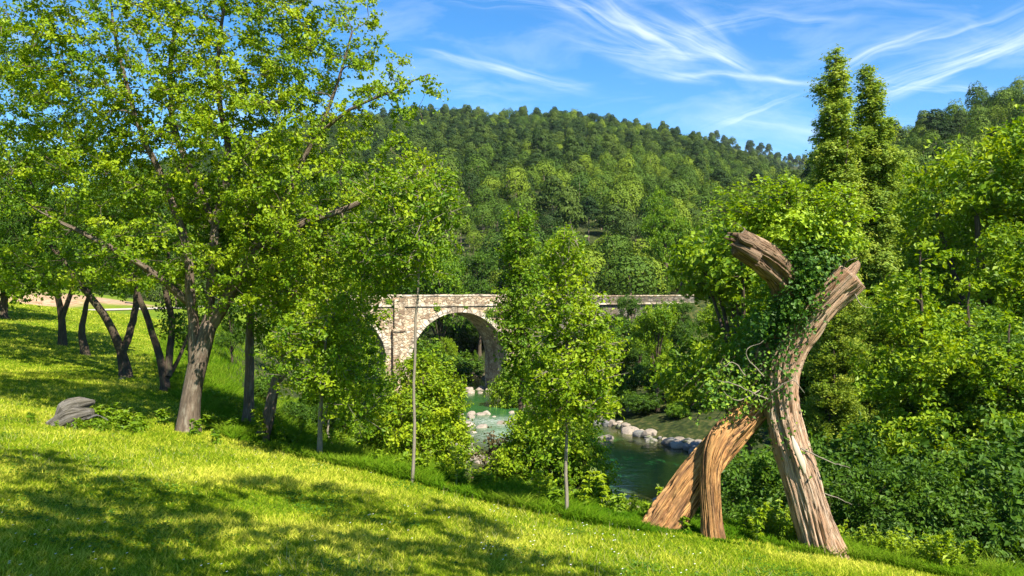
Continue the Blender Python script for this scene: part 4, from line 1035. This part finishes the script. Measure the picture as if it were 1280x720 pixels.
# ------------------------------------------------------------------ mossy lump and old log on the lawn
B = gp(88, 534)
r0 = empty('old_log', B - np.array([0, 0, .04]), 0, 'weathered grey log remains lying on the lawn at left', 'log')
def wood_r(seed, deep=.16, ridg=9, tw=.12):
    def f(l, t):
        a = t + tw * l + .10 * np.sin(l * 2.3 + seed)
        def around(k, sl, o=3, w=0.): return fbm(np.cos(a) * k + seed, np.sin(a) * k + w, l * sl + 3.1 * seed, o)
        broad = around(1.1, .8, 3)
        flute = np.abs(around(ridg * .30, .35, 3)); crack = np.abs(around(ridg * .8, .55, 3, 4.)); fine = around(ridg * 2.4, 2.2, 2)
        return 1 + .34 * broad - deep * 1.1 * (1 - np.minimum(1, flute * 4.5)) ** 2 - deep * .55 * (1 - np.minimum(1, crack * 7)) ** 1.5 + .035 * fine + deep * .3
    return f
g = Geo(); Y0 = B[1]
def lp(u, v, dy=0): return at(u, v, Y0 + dy) - B
tube(g, catmull([lp(58, 537), lp(75, 527), lp(95, 517), lp(116, 512)], 60), np.interp(np.linspace(0, 1, 60), [0, .15, .6, 1], [.03, .12, .15, .07]), 60, wood_r(3, .25, 9))
M['greylog'] = deadwood_mat('greylog', (.045, .04, .035), (.15, .135, .115), (.36, .33, .29), (.10, .09, .055))
link('wood', build_geo(g, 'wood', M['greylog']), r0)
g = Geo(); tube(g, catmull([lp(70, 520, .4), lp(90, 506, .5), lp(118, 499, .5)], 50), np.interp(np.linspace(0, 1, 50), [0, .3, .7, 1], [.04, .14, .12, .03]), 50, wood_r(6, .25, 9))
link('upper_piece', build_geo(g, 'upper_piece', M['greylog']), r0)
g = Geo(); tube(g, catmull([lp(110, 520, -.1), lp(122, 516, -.1), lp(135, 522, -.2)], 12), [.02] * 6 + [.008] * 6, 8)
link('root', build_geo(g, 'root', M['greywood']), r0)

# ------------------------------------------------------------------ the gnarled dead tree with ivy
B = gp(1030, 694); YD = B[1]; print('dead tree', B)
dt = empty('dead_tree', B, 0, 'gnarled hollow dead tree on two legs, bent at the top and draped in ivy', 'tree')
def dp(u, v, dy=0): return at(u, v, YD + dy) - B
K = YD / F
def woodtube(name, pts, rad, seed, mat='deadwood', sides=150, n=280, deep=.22, flat=.85, tw=.10, ridg=9, jag=0):
    P = catmull([dp(*p) for p in pts], n); rr = np.interp(np.linspace(0, 1, n), np.linspace(0, 1, len(rad)), rad) * K
    if jag:   # splintered end
        pass
    g = Geo(); tube(g, P, rr, sides, wood_r(seed, deep, ridg, tw), flat=flat)
    return link(name, build_geo(g, name, M[mat], smooth=True), dt), P, rr
_, PT, RT = woodtube('main_trunk', [(1036, 706, 0), (1024, 675, 0), (1008, 620, .0), (990, 560, .02), (979, 505, .05), (982, 455, .05), (1000, 415, .0), (1028, 378, -.1), (1062, 343, -.2)],
                 [28, 24.5, 22, 21, 20, 20, 20, 19, 20], 2.0, deep=.28)
_, PL, RL = woodtube('stump_limb', [(972, 520, .15), (968, 450, .2), (992, 395, .15), (984, 356, .0), (958, 325, -.2), (924, 303, -.32)], [19, 22, 20, 20, 19, 15], 7.0, mat='stubwood', deep=.3)
woodtube('leaning_leg', [(812, 680, .1), (838, 645, .1), (868, 600, .12), (905, 552, .15), (945, 505, .2)], [22, 22, 20, 18, 17], 12.0, mat='rotwood', flat=.6, deep=.3)
woodtube('middle_leg', [(893, 685, -.12), (889, 640, -.12), (888, 590, -.1), (900, 550, -.02), (928, 520, .1)], [14, 11, 11, 16, 15], 17.0, deep=.3, mat='rotwood', n=160)
for k_, (p0, p1, p2, r0_) in enumerate([((952, 312, -.34), (930, 297, -.38), (909, 291, -.40), 8), ((948, 322, -.42), (926, 309, -.46), (914, 305, -.46), 8), ((944, 328, -.28), (925, 318, -.32), (918, 316, -.34), 9), ((955, 318, -.22), (932, 305, -.24), (904, 297, -.26), 7), ((940, 306, -.5), (927, 300, -.52), (922, 291, -.52), 5)]):
    woodtube('splinter', [p0, p1, p2], [r0_, r0_ * .75, r0_ * .12], 27. + k_, n=50, deep=.35, sides=40, mat='stubwood')
woodtube('splinter', [(1040, 372, -.22), (1055, 352, -.25), (1070, 333, -.24), (1073, 326, -.24)], [6, 8, 5, 1], 23., n=50, deep=.3)
woodtube('splinter', [(1012, 398, .0), (1030, 365, .02), (1047, 338, .0), (1052, 326, 0)], [9, 8, 4, 1], 25., n=50, deep=.3)
n_ = NT('bare_sapwood'); M['sapwood'] = n_.out(n_.n('ShaderNodeBsdfPrincipled', Base__Color=n_.ramp(n_.noise(n_.scale(n_.attr('tc', 'Vector'), (8, 8, 1)), 3), [(.3, (.34, .27, .19)), (.7, (.62, .54, .42))]), Roughness=.8))
woodtube('bare_patch', [(990, 545, -.235), (995, 560, -.25), (1003, 580, -.255), (1006, 592, -.245)], [1, 3.6, 3.6, 1], 31., mat='sapwood', n=30, sides=20, flat=.5, deep=.05)
# bare hanging twigs
g = Geo(); tr_ = np.random.default_rng(4)
for (a, b, c_) in [((960, 500, -.1), (915, 480, -.3), (893, 473, -.4)), ((955, 470, -.1), (930, 440, -.25), (955, 425, -.3)), ((960, 480, 0), (925, 500, -.3), (905, 488, -.4)), ((1000, 610, -.1), (1040, 620, -.2), (1064, 632, -.3)),
                   ((1000, 560, -.2), (1035, 580, -.25), (1058, 585, -.3)), ((965, 490, -.2), (990, 478, -.3), (1004, 495, -.3)), ((930, 470, -.2), (915, 455, -.3), (900, 462, -.35)), ((920, 300, -.3), (912, 293, -.35), (903, 294, -.4)),
                   ((925, 298, -.3), (930, 288, -.3), (922, 283, -.3)), ((1050, 340, -.2), (1060, 326, -.3), (1072, 322, -.3)), ((1062, 345, -.2), (1072, 372, -.3), (1090, 378, -.3))]:
    tube(g, catmull([dp(*a), dp(*b), dp(*c_)], 14) + np.cumsum(tr_.normal(size=(14, 3)), 0) * .006, np.linspace(.010, .003, 14), 5)
link('bare_twigs', build_geo(g, 'bare_twigs', M['bark_pale']), dt)

# ivy: leaves over the wood, hanging sheets tinted darker and a mound tinted lighter on top
iv = np.random.default_rng(15); LP, LN, LS, LT = [], [], [], []
def ivy_env(u, v, dy, ru, rv, rY, n, size=.055, tint=.5, up=.6, shell=.75, clus=True):
    k = max(1, n // 14); c = at(u, v, YD + dy) - B
    d = norm(iv.normal(size=(k, 3))) * (.5 + .65 * iv.random((k, 1)))
    p = c + d * np.array([ru * K, rY, rv * K]); p = np.repeat(p, 14, 0); d = np.repeat(d, 14, 0)
    p = p + iv.normal(size=p.shape) * .055; ct = np.repeat(iv.normal(size=k) * .12 + tint, 14)
    LP.append(p); LN.append(d * .8 + np.array([0, 0, up]) + iv.normal(size=p.shape) * .45); LS.append(size * (.7 + .6 * iv.random(len(p)))); LT.append(np.clip(ct + iv.normal(size=len(p)) * .12, 0, 1))
def ivy_on(P, Rr, t0, t1, n, size=.05, tint=.35, off=1.15, side=None):
    t = t0 + (t1 - t0) * iv.random(n); i = (t * (len(P) - 1)).astype(int); T, U, V = frames(P); a = iv.random(n) * 6.28
    d = np.cos(a)[:, None] * U[i] + np.sin(a)[:, None] * V[i]
    if side is not None: m = d @ np.asarray(side) > .05; i, d = i[m], d[m]
    p = P[i] + d * (Rr[i] * off)[:, None] + iv.normal(size=d.shape) * .02
    LP.append(p); LN.append(d + iv.normal(size=d.shape) * .35 + np.array([0, -.1, .2])); LS.append(size * (.7 + .6 * iv.random(len(p)))); LT.append(np.clip(tint + iv.normal(size=len(p)) * .15, 0, 1))
for e in [(1000, 288, .0, 62, 22, .32, 3000, .062, 1.0), (950, 272, .1, 34, 10, .2, 600, .062, .95), (1040, 300, 0, 32, 16, .22, 800, .062, .9), (985, 265, .1, 50, 10, .25, 600, .062, 1.), (1015, 330, -.1, 42, 34, .28, 2400, .05, .4),
          (1000, 370, -.15, 26, 36, .2, 1800, .05, .4), (965, 405, .05, 20, 30, .25, 800, .05, .3), (945, 440, .25, 24, 30, .25, 500, .05, .3),
          (945, 490, .1, 20, 24, .15, 500, .05, .35), (905, 490, -.1, 38, 18, .25, 320, .05, .65), (1068, 300, .1, 16, 10, .1, 160, .05, .8)]:
    ivy_env(*e)
ivy_on(PL, RL, .1, .6, 1100); ivy_on(PT, RT, .52, .80, 900, side=(-1, -.3, .2)); ivy_on(PT, RT, .36, .55, 220, side=(-1, -.05, 0), size=.04); ivy_on(PT, RT, .3, .5, 60, side=(1, -.2, 0), size=.04, tint=.6)
# runners with leaf pairs
g = Geo()
for k in range(80):
    a = 1.0 * iv.random(); u0 = 915 + 150 * a; v0 = 278 - 18 * math.sin(a * math.pi) + iv.normal() * 8
    ang = -.2 + (a - .5) * 2.4 + iv.normal() * .5; L = 22 + 34 * iv.random(); pts_ = [dp(u0, v0, iv.normal() * .2), dp(u0 + math.sin(ang) * L * .6, v0 - abs(math.cos(ang)) * L * .6, iv.normal() * .25), dp(u0 + math.sin(ang) * L, v0 - abs(math.cos(ang)) * L * .75 + 4, iv.normal() * .3)]
    C = catmull(pts_, 9); tube(g, C, .004, 4); m = 34; i = iv.integers(1, 9, m)
    LP.append(C[i] + iv.normal(size=(m, 3)) * .035); LN.append(iv.normal(size=(m, 3)) * .4 + np.array([0, 0, 1])); LS.append(.055 * (.7 + .6 * iv.random(m))); LT.append(np.clip(.8 + iv.normal(size=m) * .1, 0, 1))
for k in range(30):
    u0 = 880 + 100 * iv.random(); v0 = 440 + 50 * iv.random(); C = catmull([dp(u0, v0, iv.normal() * .15), dp(u0 - 12, v0 + 18, -.1), dp(u0 - 22 - 14 * iv.random(), v0 + 26 + 18 * iv.random(), -.2)], 9)
    tube(g, C, .004, 4); m = 20; i = iv.integers(0, 9, m); LP.append(C[i] + iv.normal(size=(m, 3)) * .03); LN.append(iv.normal(size=(m, 3)) * .5 + np.array([.2, -.3, .7])); LS.append(.05 * (.7 + .6 * iv.random(m))); LT.append(np.clip(.65 + iv.normal(size=m) * .15, 0, 1))
ivm = leaves('ivy', np.concatenate(LP), np.concatenate(LN), np.concatenate(LS), np.concatenate(LT), M['leaf_ivy'], .8, iv)
ivo = link('ivy', ivm, dt); link('ivy_stem', build_geo(g, 'ivy_stem', M['bark_dark']), ivo)['kind'] = 'stuff'
print('dead tree done', time.time() - T0)

# ------------------------------------------------------------------ grass
def blades(name, P, hgt, wid, mat, tint, lean=.5, rg=None, seg=1, label=None, cat='grass', curl=.4):
    n = len(P); rg = rg or rng
    a = rg.random(n) * 6.28; d = np.stack([np.cos(a), np.sin(a), np.zeros(n)], 1); b = rg.random(n) * 6.28
    ln = np.stack([np.cos(b), np.sin(b), np.zeros(n)], 1) * (lean * rg.random((n, 1)) ** .7); h = np.asarray(hgt)[:, None]; w = np.asarray(wid)[:, None]
    if seg == 1:
        co = np.stack([P - d * w, P + d * w, P + ln * h + np.array([0, 0, 1]) * h], 1).reshape(-1, 3)
        f = np.arange(n * 3).reshape(n, 3); me = mesh_np(name, co, f, mat, {'tint': np.repeat(tint, 3)})
    else:
        up = np.array([0, 0, 1.])
        m1 = P + ln * h * .3 + up * h * .5; tp = P + ln * h * (1 + curl) + up * h * (1 - curl * .6 * rg.random((n, 1)))
        co = np.stack([P - d * w, P + d * w, m1 + d * w * .8, m1 - d * w * .8, tp], 1).reshape(-1, 3)
        q = np.arange(n)[:, None] * 5; f = np.concatenate([np.concatenate([q, q + 1, q + 2], 1), np.concatenate([q, q + 2, q + 3], 1), np.concatenate([q + 3, q + 2, q + 4], 1)])
        me = mesh_np(name, co, f, mat, {'tint': np.repeat(tint, 5)})
    return tag(link(name, me), label, cat, kind='stuff')
gr = np.random.default_rng(77)
# short lawn: density falls with distance
PP_ = []
for (y0, y1, dens) in ((4, 9, 4200), (9, 14, 2100), (14, 24, 700), (24, 50, 170)):
    n = int(dens * (y1 - y0) * (1.28 * (y0 + y1) / 2)); y = y0 + (y1 - y0) * gr.random(n); x = (gr.random(n) * 1.36 - .70) * y
    z, e, _, _ = H(x, y, True); m = (e < .5); PP_.append(np.stack([x, y, z], 1)[m])
Pn = np.concatenate(PP_); dist = Pn[:, 1]
patch = 1.3 * fbm(Pn[:, 0] / 1.2, Pn[:, 1] / 1.2, 4, 3)
hh = (.028 + .022 * gr.random(len(Pn))) * (1 + .5 * patch) * (1 + dist / 40) * 1.0
clod = fbm(Pn[:, 0] * 5, Pn[:, 1] * 5, 2, 2)
blades('lawn_grass', Pn, hh * (1 + .6 * clod) * .85, .0030 * (1 + dist / 9), M['blade'], np.clip(.5 + .3 * patch + .2 * clod + gr.normal(size=len(Pn)) * .27, 0, 1), 1.7, gr, label='short sunlit lawn grass sloping down to the right')
print('lawn blades', len(Pn), time.time() - T0)
# long grass along the edge of the lawn
n = 300000; t = gr.random(n) * (len(EDGE) - 1); sel_ = (t > 2) & (t < 13); t = t[sel_]; i = t.astype(int); p = EDGE[i] + (EDGE[i + 1] - EDGE[i]) * (t - i)[:, None]
dd = EDGE[i + 1] - EDGE[i]; nn = np.stack([dd[:, 1], -dd[:, 0]], 1) / np.linalg.norm(dd, axis=1, keepdims=True)
off = np.abs(gr.normal(size=len(t))) * 1.3 - .55 ; p = p + nn * off[:, None]
cl = fbm(p[:, 0] / .7, p[:, 1] / .7, 6, 3); m = cl > -.25; p = p[m]; off = off[m]; cl = cl[m] - 1.0 * sstep(.4, 1.4, p[:, 0]) * (1 - sstep(2.6, 3.6, p[:, 0])) * .7
z = H(p[:, 0], p[:, 1]); h_ = (.10 + .22 * np.clip(off, 0, 1) * gr.random(len(p)) + .10 * gr.random(len(p))) * (1 + .8 * cl)
blades('long_grass', np.column_stack([p, z]), h_, .004 * (1 + p[:, 1] / 14), M['blade_tall'], np.clip(.5 + .4 * cl + gr.normal(size=len(p)) * .15, 0, 1), .9, gr, 2, 'uncut long grass fringing the lawn edge above the river')
# slope grass
n = 110000; y = 11 + 26 * gr.random(n); x = -9 + 16 * gr.random(n); z, e, rb, rs = H(x, y, True); m = (e > .3) & (rb > 2.2) & (rs <= 0)
P_ = np.stack([x, y, z], 1)[m]
blades('slope_grass', P_, .12 + .2 * gr.random(len(P_)), .004 * (1 + P_[:, 1] / 12), M['blade_tall'], np.clip(.6 + gr.normal(size=len(P_)) * .2, 0, 1), .9, gr, 2, 'rough grass on the slope down to the river')
# daisies
n = 500; y = 4.5 + 8 * gr.random(n) ** 1.3; x = (-.66 + .9 * gr.random(n)) * y; z, e, _, _ = H(x, y, True); m = (e < -.2) & (fbm(x / 1.3, y / 1.3, 9, 2) > .0); P_ = np.stack([x, y, z + .05], 1)[m]
k = len(P_); th = np.linspace(0, 6.283, 6, endpoint=False)
co = P_[:, None] + .009 * np.stack([np.cos(th), np.sin(th), .25 * np.cos(th)], 1)[None]
f = np.arange(k * 6).reshape(k, 6)
tag(link('daisies', mesh_np('daisies', co, f, M['petal'])), 'scattered tiny white daisies in the lawn', 'flowers', kind='stuff')

n = 60000; y = 4.5 + 8 * gr.random(n); x = (-.68 + 1.3 * gr.random(n)) * y; z, e, _, _ = H(x, y, True); m = (e < -.1) & (fbm(x / .7, y / .7, 12, 3) > .22); P_ = np.stack([x, y, z + .022 + .02 * gr.random(n)], 1)[m]
cl_ = leaves('clover', P_, gr.normal(size=P_.shape) * .3 + np.array([0, 0, 1.]), .018 + .014 * gr.random(len(P_)), gr.random(len(P_)) * .6, M['leaf_mid'], 1., gr)
tag(link('clover', cl_), 'patches of clover leaves in the lawn', 'clover', kind='stuff')
n = 9000; y = 4.5 + 12 * gr.random(n); x = (-.68 + 1.3 * gr.random(n)) * y; z, e, _, _ = H(x, y, True); m = (e < .3) & (fbm(x / 1.6, y / 1.6, 15, 3) > .0)
blades('dry_stalks', np.stack([x, y, z], 1)[m], .05 + .07 * gr.random(int(m.sum())), np.full(int(m.sum()), .0022), M['straw'], gr.random(int(m.sum())), 1.4, gr, label='pale dry grass stalks sticking out of the lawn')
# broad-leaved weeds at the lawn edge
def weed_mesh(seed, h, nl, lsz, mat, flower=False):
    rg = np.random.default_rng(seed); g = Geo(); LP, LN, LT = [], [], []
    for st in range(4):
        a = rg.random() * 6.28; tip = np.array([math.cos(a) * h * .3, math.sin(a) * h * .3, h * (.65 + .35 * rg.random())]); C = catmull([(0, 0, -.03), tip * np.array([.35, .35, .55]), tip], 10)
        tube(g, C, np.linspace(.006, .003, 10), 5)
        m = nl // 4; t = .2 + .8 * rg.random(m); i = (t * 9).astype(int); b = rg.random(m) * 6.28; o = np.stack([np.cos(b), np.sin(b), .1 * np.ones(m)], 1) * lsz * .6 * (1.3 - t[:, None])
        LP.append(C[i] + o); LN.append(np.array([0, 0, 1.]) + .5 * o / lsz + rg.normal(size=(m, 3)) * .3); LT.append(np.clip(.5 + .3 * t + rg.normal(size=m) * .1, 0, 1))
    LP = np.concatenate(LP); lm = leaves('foliage', LP, np.concatenate(LN), lsz * (.7 + .6 * rg.random(len(LP))), np.concatenate(LT), M[mat], .42, rg)
    return build_geo(g, 'stem', M['leaf_stem']), lm
n_ = NT('leaf_stem'); M['leaf_stem'] = n_.out(n_.n('ShaderNodeBsdfPrincipled', Base__Color=(.16, .22, .04), Roughness=.7))
WD = [weed_mesh(300 + k, .55, 110, .085, 'leaf_bright') for k in range(3)] + [weed_mesh(310 + k, .3, 60, .11, 'leaf_mid') for k in range(2)]
def weed(k, x, y, s, label, group):
    r = empty('wild_plant', (x, y, Hs(x, y)), float(gr.random() * 6.28), label, 'plant', group); r.scale = (s, s, s)
    link('stem', WD[k][0], r); link('foliage', WD[k][1], r)
for k in range(110):
    u = 925 + 300 * gr.random(); p = gp(u, 712 - 0 * gr.random()); Yd = 9.2 + 1.9 * gr.random(); x = (u - 640) / F * Yd
    z, e, _, _ = H(np.array([x]), np.array([Yd]), True)
    if e[0] < -.25: continue
    weed(int(gr.integers(0, 3)), x, Yd, .6 + .6 * gr.random(), 'tall leafy nettle-like plant on the lawn edge around the dead tree', 'nettle-like plants on the lawn edge at right')
for k in range(60):
    t = 5 + 5.2 * gr.random(); i = int(t); p = EDGE[i] + (EDGE[i + 1] - EDGE[i]) * (t - i); dd = EDGE[i + 1] - EDGE[i]; nn = np.array([dd[1], -dd[0]]) / np.linalg.norm(dd); p = p + nn * (abs(gr.normal()) * .8 - .1)
    weed(int(gr.integers(3, 5)) if gr.random() < .7 else 0, p[0], p[1], .7 + .6 * gr.random(), 'broad-leaved weed in the long grass along the lawn edge', 'weeds along the lawn edge')
LG = gp(88, 534)
for k in range(14):
    a = gr.random() * 6.28; r = .55 + .25 * gr.random(); weed(int(gr.integers(3, 5)), LG[0] + .1 + math.cos(a) * r, LG[1] + .2 + math.sin(a) * r * .8, .35 + .35 * gr.random(), 'small weed growing against the old grey log', 'weeds around the old log')
B = gp(234, 541)
for k in range(26):
    a = gr.random() * 6.28; r = .45 + .9 * gr.random(); weed(int(gr.integers(3, 5)), B[0] + math.cos(a) * r * 1.3, B[1] + math.sin(a) * r, .7 + .5 * gr.random(), 'weed at the foot of the thick pale trunk', 'weeds around the thick pale trunk')
print('grass', time.time() - T0)

# ------------------------------------------------------------------ light and sky
sd = SUNDIR
sun = bpy.data.lights.new('sun', 'SUN'); sun.energy = 5.0; sun.angle = R(.5); sun.color = (1, .93, .80)
so = bpy.data.objects.new('sun', sun); col.objects.link(so)
from mathutils import Vector
so.rotation_euler = Vector(sd).to_track_quat('Z', 'Y').to_euler(); so.location = (20, -20, 40)
w = bpy.data.worlds.new('World'); scene.world = w; w.use_nodes = True
n = NT(w, True)
sky = n.t.nodes.new('ShaderNodeTexSky'); sky.sky_type = 'NISHITA'; sky.sun_disc = False; sky.sun_elevation = SUN_EL; sky.sun_rotation = math.atan2(SAX, SAY)
sky.altitude = 700; sky.air_density = 1.0; sky.dust_density = .15; sky.ozone_density = 3.5
co = n.t.nodes.new('ShaderNodeTexCoord').outputs['Generated']
sp = n.t.nodes.new('ShaderNodeSeparateXYZ'); n.set(sp.inputs[0], co)
yy = n.math('MAXIMUM', n.math('ABSOLUTE', sp.outputs[1]), .02)
gx_ = n.math('DIVIDE', sp.outputs[0], yy); gz_ = n.math('DIVIDE', sp.outputs[2], yy)
cv = n.t.nodes.new('ShaderNodeCombineXYZ'); n.set(cv.inputs[0], gx_); n.set(cv.inputs[1], gz_)
wn = n.t.nodes.new('ShaderNodeTexNoise'); wn.inputs['Scale'].default_value = 5.; wn.inputs['Detail'].default_value = 3; n.set(wn.inputs['Vector'], cv.outputs[0])
wp = n.t.nodes.new('ShaderNodeVectorMath'); wp.operation = 'MULTIPLY_ADD'; n.set(wp.inputs[0], wn.outputs['Color']); wp.inputs[1].default_value = (.05, .05, 0); n.set(wp.inputs[2], cv.outputs[0])
ws = n.t.nodes.new('ShaderNodeVectorMath'); ws.operation = 'SUBTRACT'; n.set(ws.inputs[0], wp.outputs[0]); ws.inputs[1].default_value = (.025, .025, 0)
s2_ = n.t.nodes.new('ShaderNodeSeparateXYZ'); n.set(s2_.inputs[0], ws.outputs[0]); wx_, wz_ = s2_.outputs[0], s2_.outputs[1]
tot = None
for (u0, v0, u1, v1, wd, st) in [(700, -5, 830, 62, 14, .55), (760, 0, 850, 66, 12, .5), (800, 25, 925, 82, 13, .6), (730, 55, 880, 78, 10, .45), (860, 40, 965, 12, 9, .45), (770, 72, 870, 104, 7, .4), (850, 96, 1035, 102, 4, .5), (680, 32, 780, 62, 9, .35), (840, 10, 900, 60, 10, .35), (530, 64, 650, 92, 6, .5), (610, 78, 730, 112, 7, .55), (560, -4, 760, 14, 7, .35), (893, 163, 1012, 108, 8, .55), (1040, 92, 1168, 36, 6, .55), (1095, 118, 1290, 44, 15, .7), (1090, 108, 1240, 124, 9, .5), (885, 154, 1030, 163, 5, .3), (560, 118, 650, 130, 5, .25), (1110, 70, 1290, 12, 9, .35), (930, 12, 1060, 24, 10, .25), (1010, 148, 1200, 158, 8, .22)]:
    ax, az, bx, bz = (u0 - 640) / F, (360 - v0) / F, (u1 - 640) / F, (360 - v1) / F
    L = math.hypot(bx - ax, bz - az); dx, dz = (bx - ax) / L, (bz - az) / L
    rx = n.math('SUBTRACT', wx_, (ax + bx) / 2); rz = n.math('SUBTRACT', wz_, (az + bz) / 2)
    al = n.math('ADD', n.math('MULTIPLY', rx, dx), n.math('MULTIPLY', rz, dz)); pe = n.math('SUBTRACT', n.math('MULTIPLY', rz, dx), n.math('MULTIPLY', rx, dz))
    fv = n.t.nodes.new('ShaderNodeCombineXYZ'); n.set(fv.inputs[0], n.math('MULTIPLY', al, 4.5)); n.set(fv.inputs[1], n.math('MULTIPLY', pe, 62.)); fv.inputs[2].default_value = u0 * .37
    fib = n.noise(fv.outputs[0], 1., 6, .62, .4)
    fib = n.math('MULTIPLY', n.math('SUBTRACT', fib, .40), 3.2, clamp=True)
    q = n.math('ADD', n.math('POWER', n.math('ABSOLUTE', n.math('DIVIDE', pe, wd / F)), 2.), n.math('POWER', n.math('ABSOLUTE', n.math('DIVIDE', al, L * .55)), 4.))
    mk = n.math('MULTIPLY', n.math('MULTIPLY', n.math('EXPONENT', n.math('MULTIPLY', q, -1.)), fib), st)
    tot = mk if tot is None else n.math('ADD', tot, mk)
veil = n.noise(n.scale(ws.outputs[0], (2.2, 7, 1)), 2.2, 7, .6, .5)
tot = n.math('ADD', tot, n.math('MULTIPLY', n.math('SUBTRACT', veil, .47), .8, clamp=True))
tot = n.math('MULTIPLY', tot, n.math('MULTIPLY', n.math('SUBTRACT', gz_, .02), 8., clamp=True), clamp=True)
skyc = n.n('ShaderNodeHueSaturation', Hue=.5, Saturation=1.32, Value=1.05, Color=sky.outputs[0]).outputs[0]
c = n.mix(n.math('MULTIPLY', tot, .85), skyc, (8.2, 8.4, 8.8))
bg = n.n('ShaderNodeBackground', Color=c, Strength=.084)
wo = n.t.nodes.new('ShaderNodeOutputWorld'); n.t.links.new(bg.outputs[0], wo.inputs[0])

hz_ = Geo(); hz_.box((-1300, -420, -13), (1300, 1500, 175))
nz = NT('haze'); pv = nz.t.nodes.new('ShaderNodeVolumePrincipled'); pv.inputs['Color'].default_value = (.75, .86, 1., 1); pv.inputs['Density'].default_value = .00006; pv.inputs['Anisotropy'].default_value = .2
oz = nz.t.nodes.new('ShaderNodeOutputMaterial'); nz.t.links.new(pv.outputs[0], oz.inputs['Volume'])
tag(link('haze', hz_.build('haze', nz.m)), 'faint blue summer haze over the far hills', 'haze', kind='stuff')
vs = scene.view_settings; vs.view_transform = 'Standard'; vs.look = 'None'; vs.gamma = 1; vs.exposure = 1.36; vs.use_curve_mapping = False
cy = scene.cycles
cy.volume_bounces = 0; cy.max_bounces = 7; cy.diffuse_bounces = 4; cy.glossy_bounces = 2; cy.transmission_bounces = 4; cy.transparent_max_bounces = 6
cy.use_denoising = True; cy.sample_clamp_indirect = 6; cy.use_adaptive_sampling = True; cy.adaptive_threshold = .01
try: cy.denoiser = 'OPENIMAGEDENOISE'; cy.denoising_prefilter = 'ACCURATE'
except Exception: pass
scene.render.use_persistent_data = False
print('done', time.time() - T0)
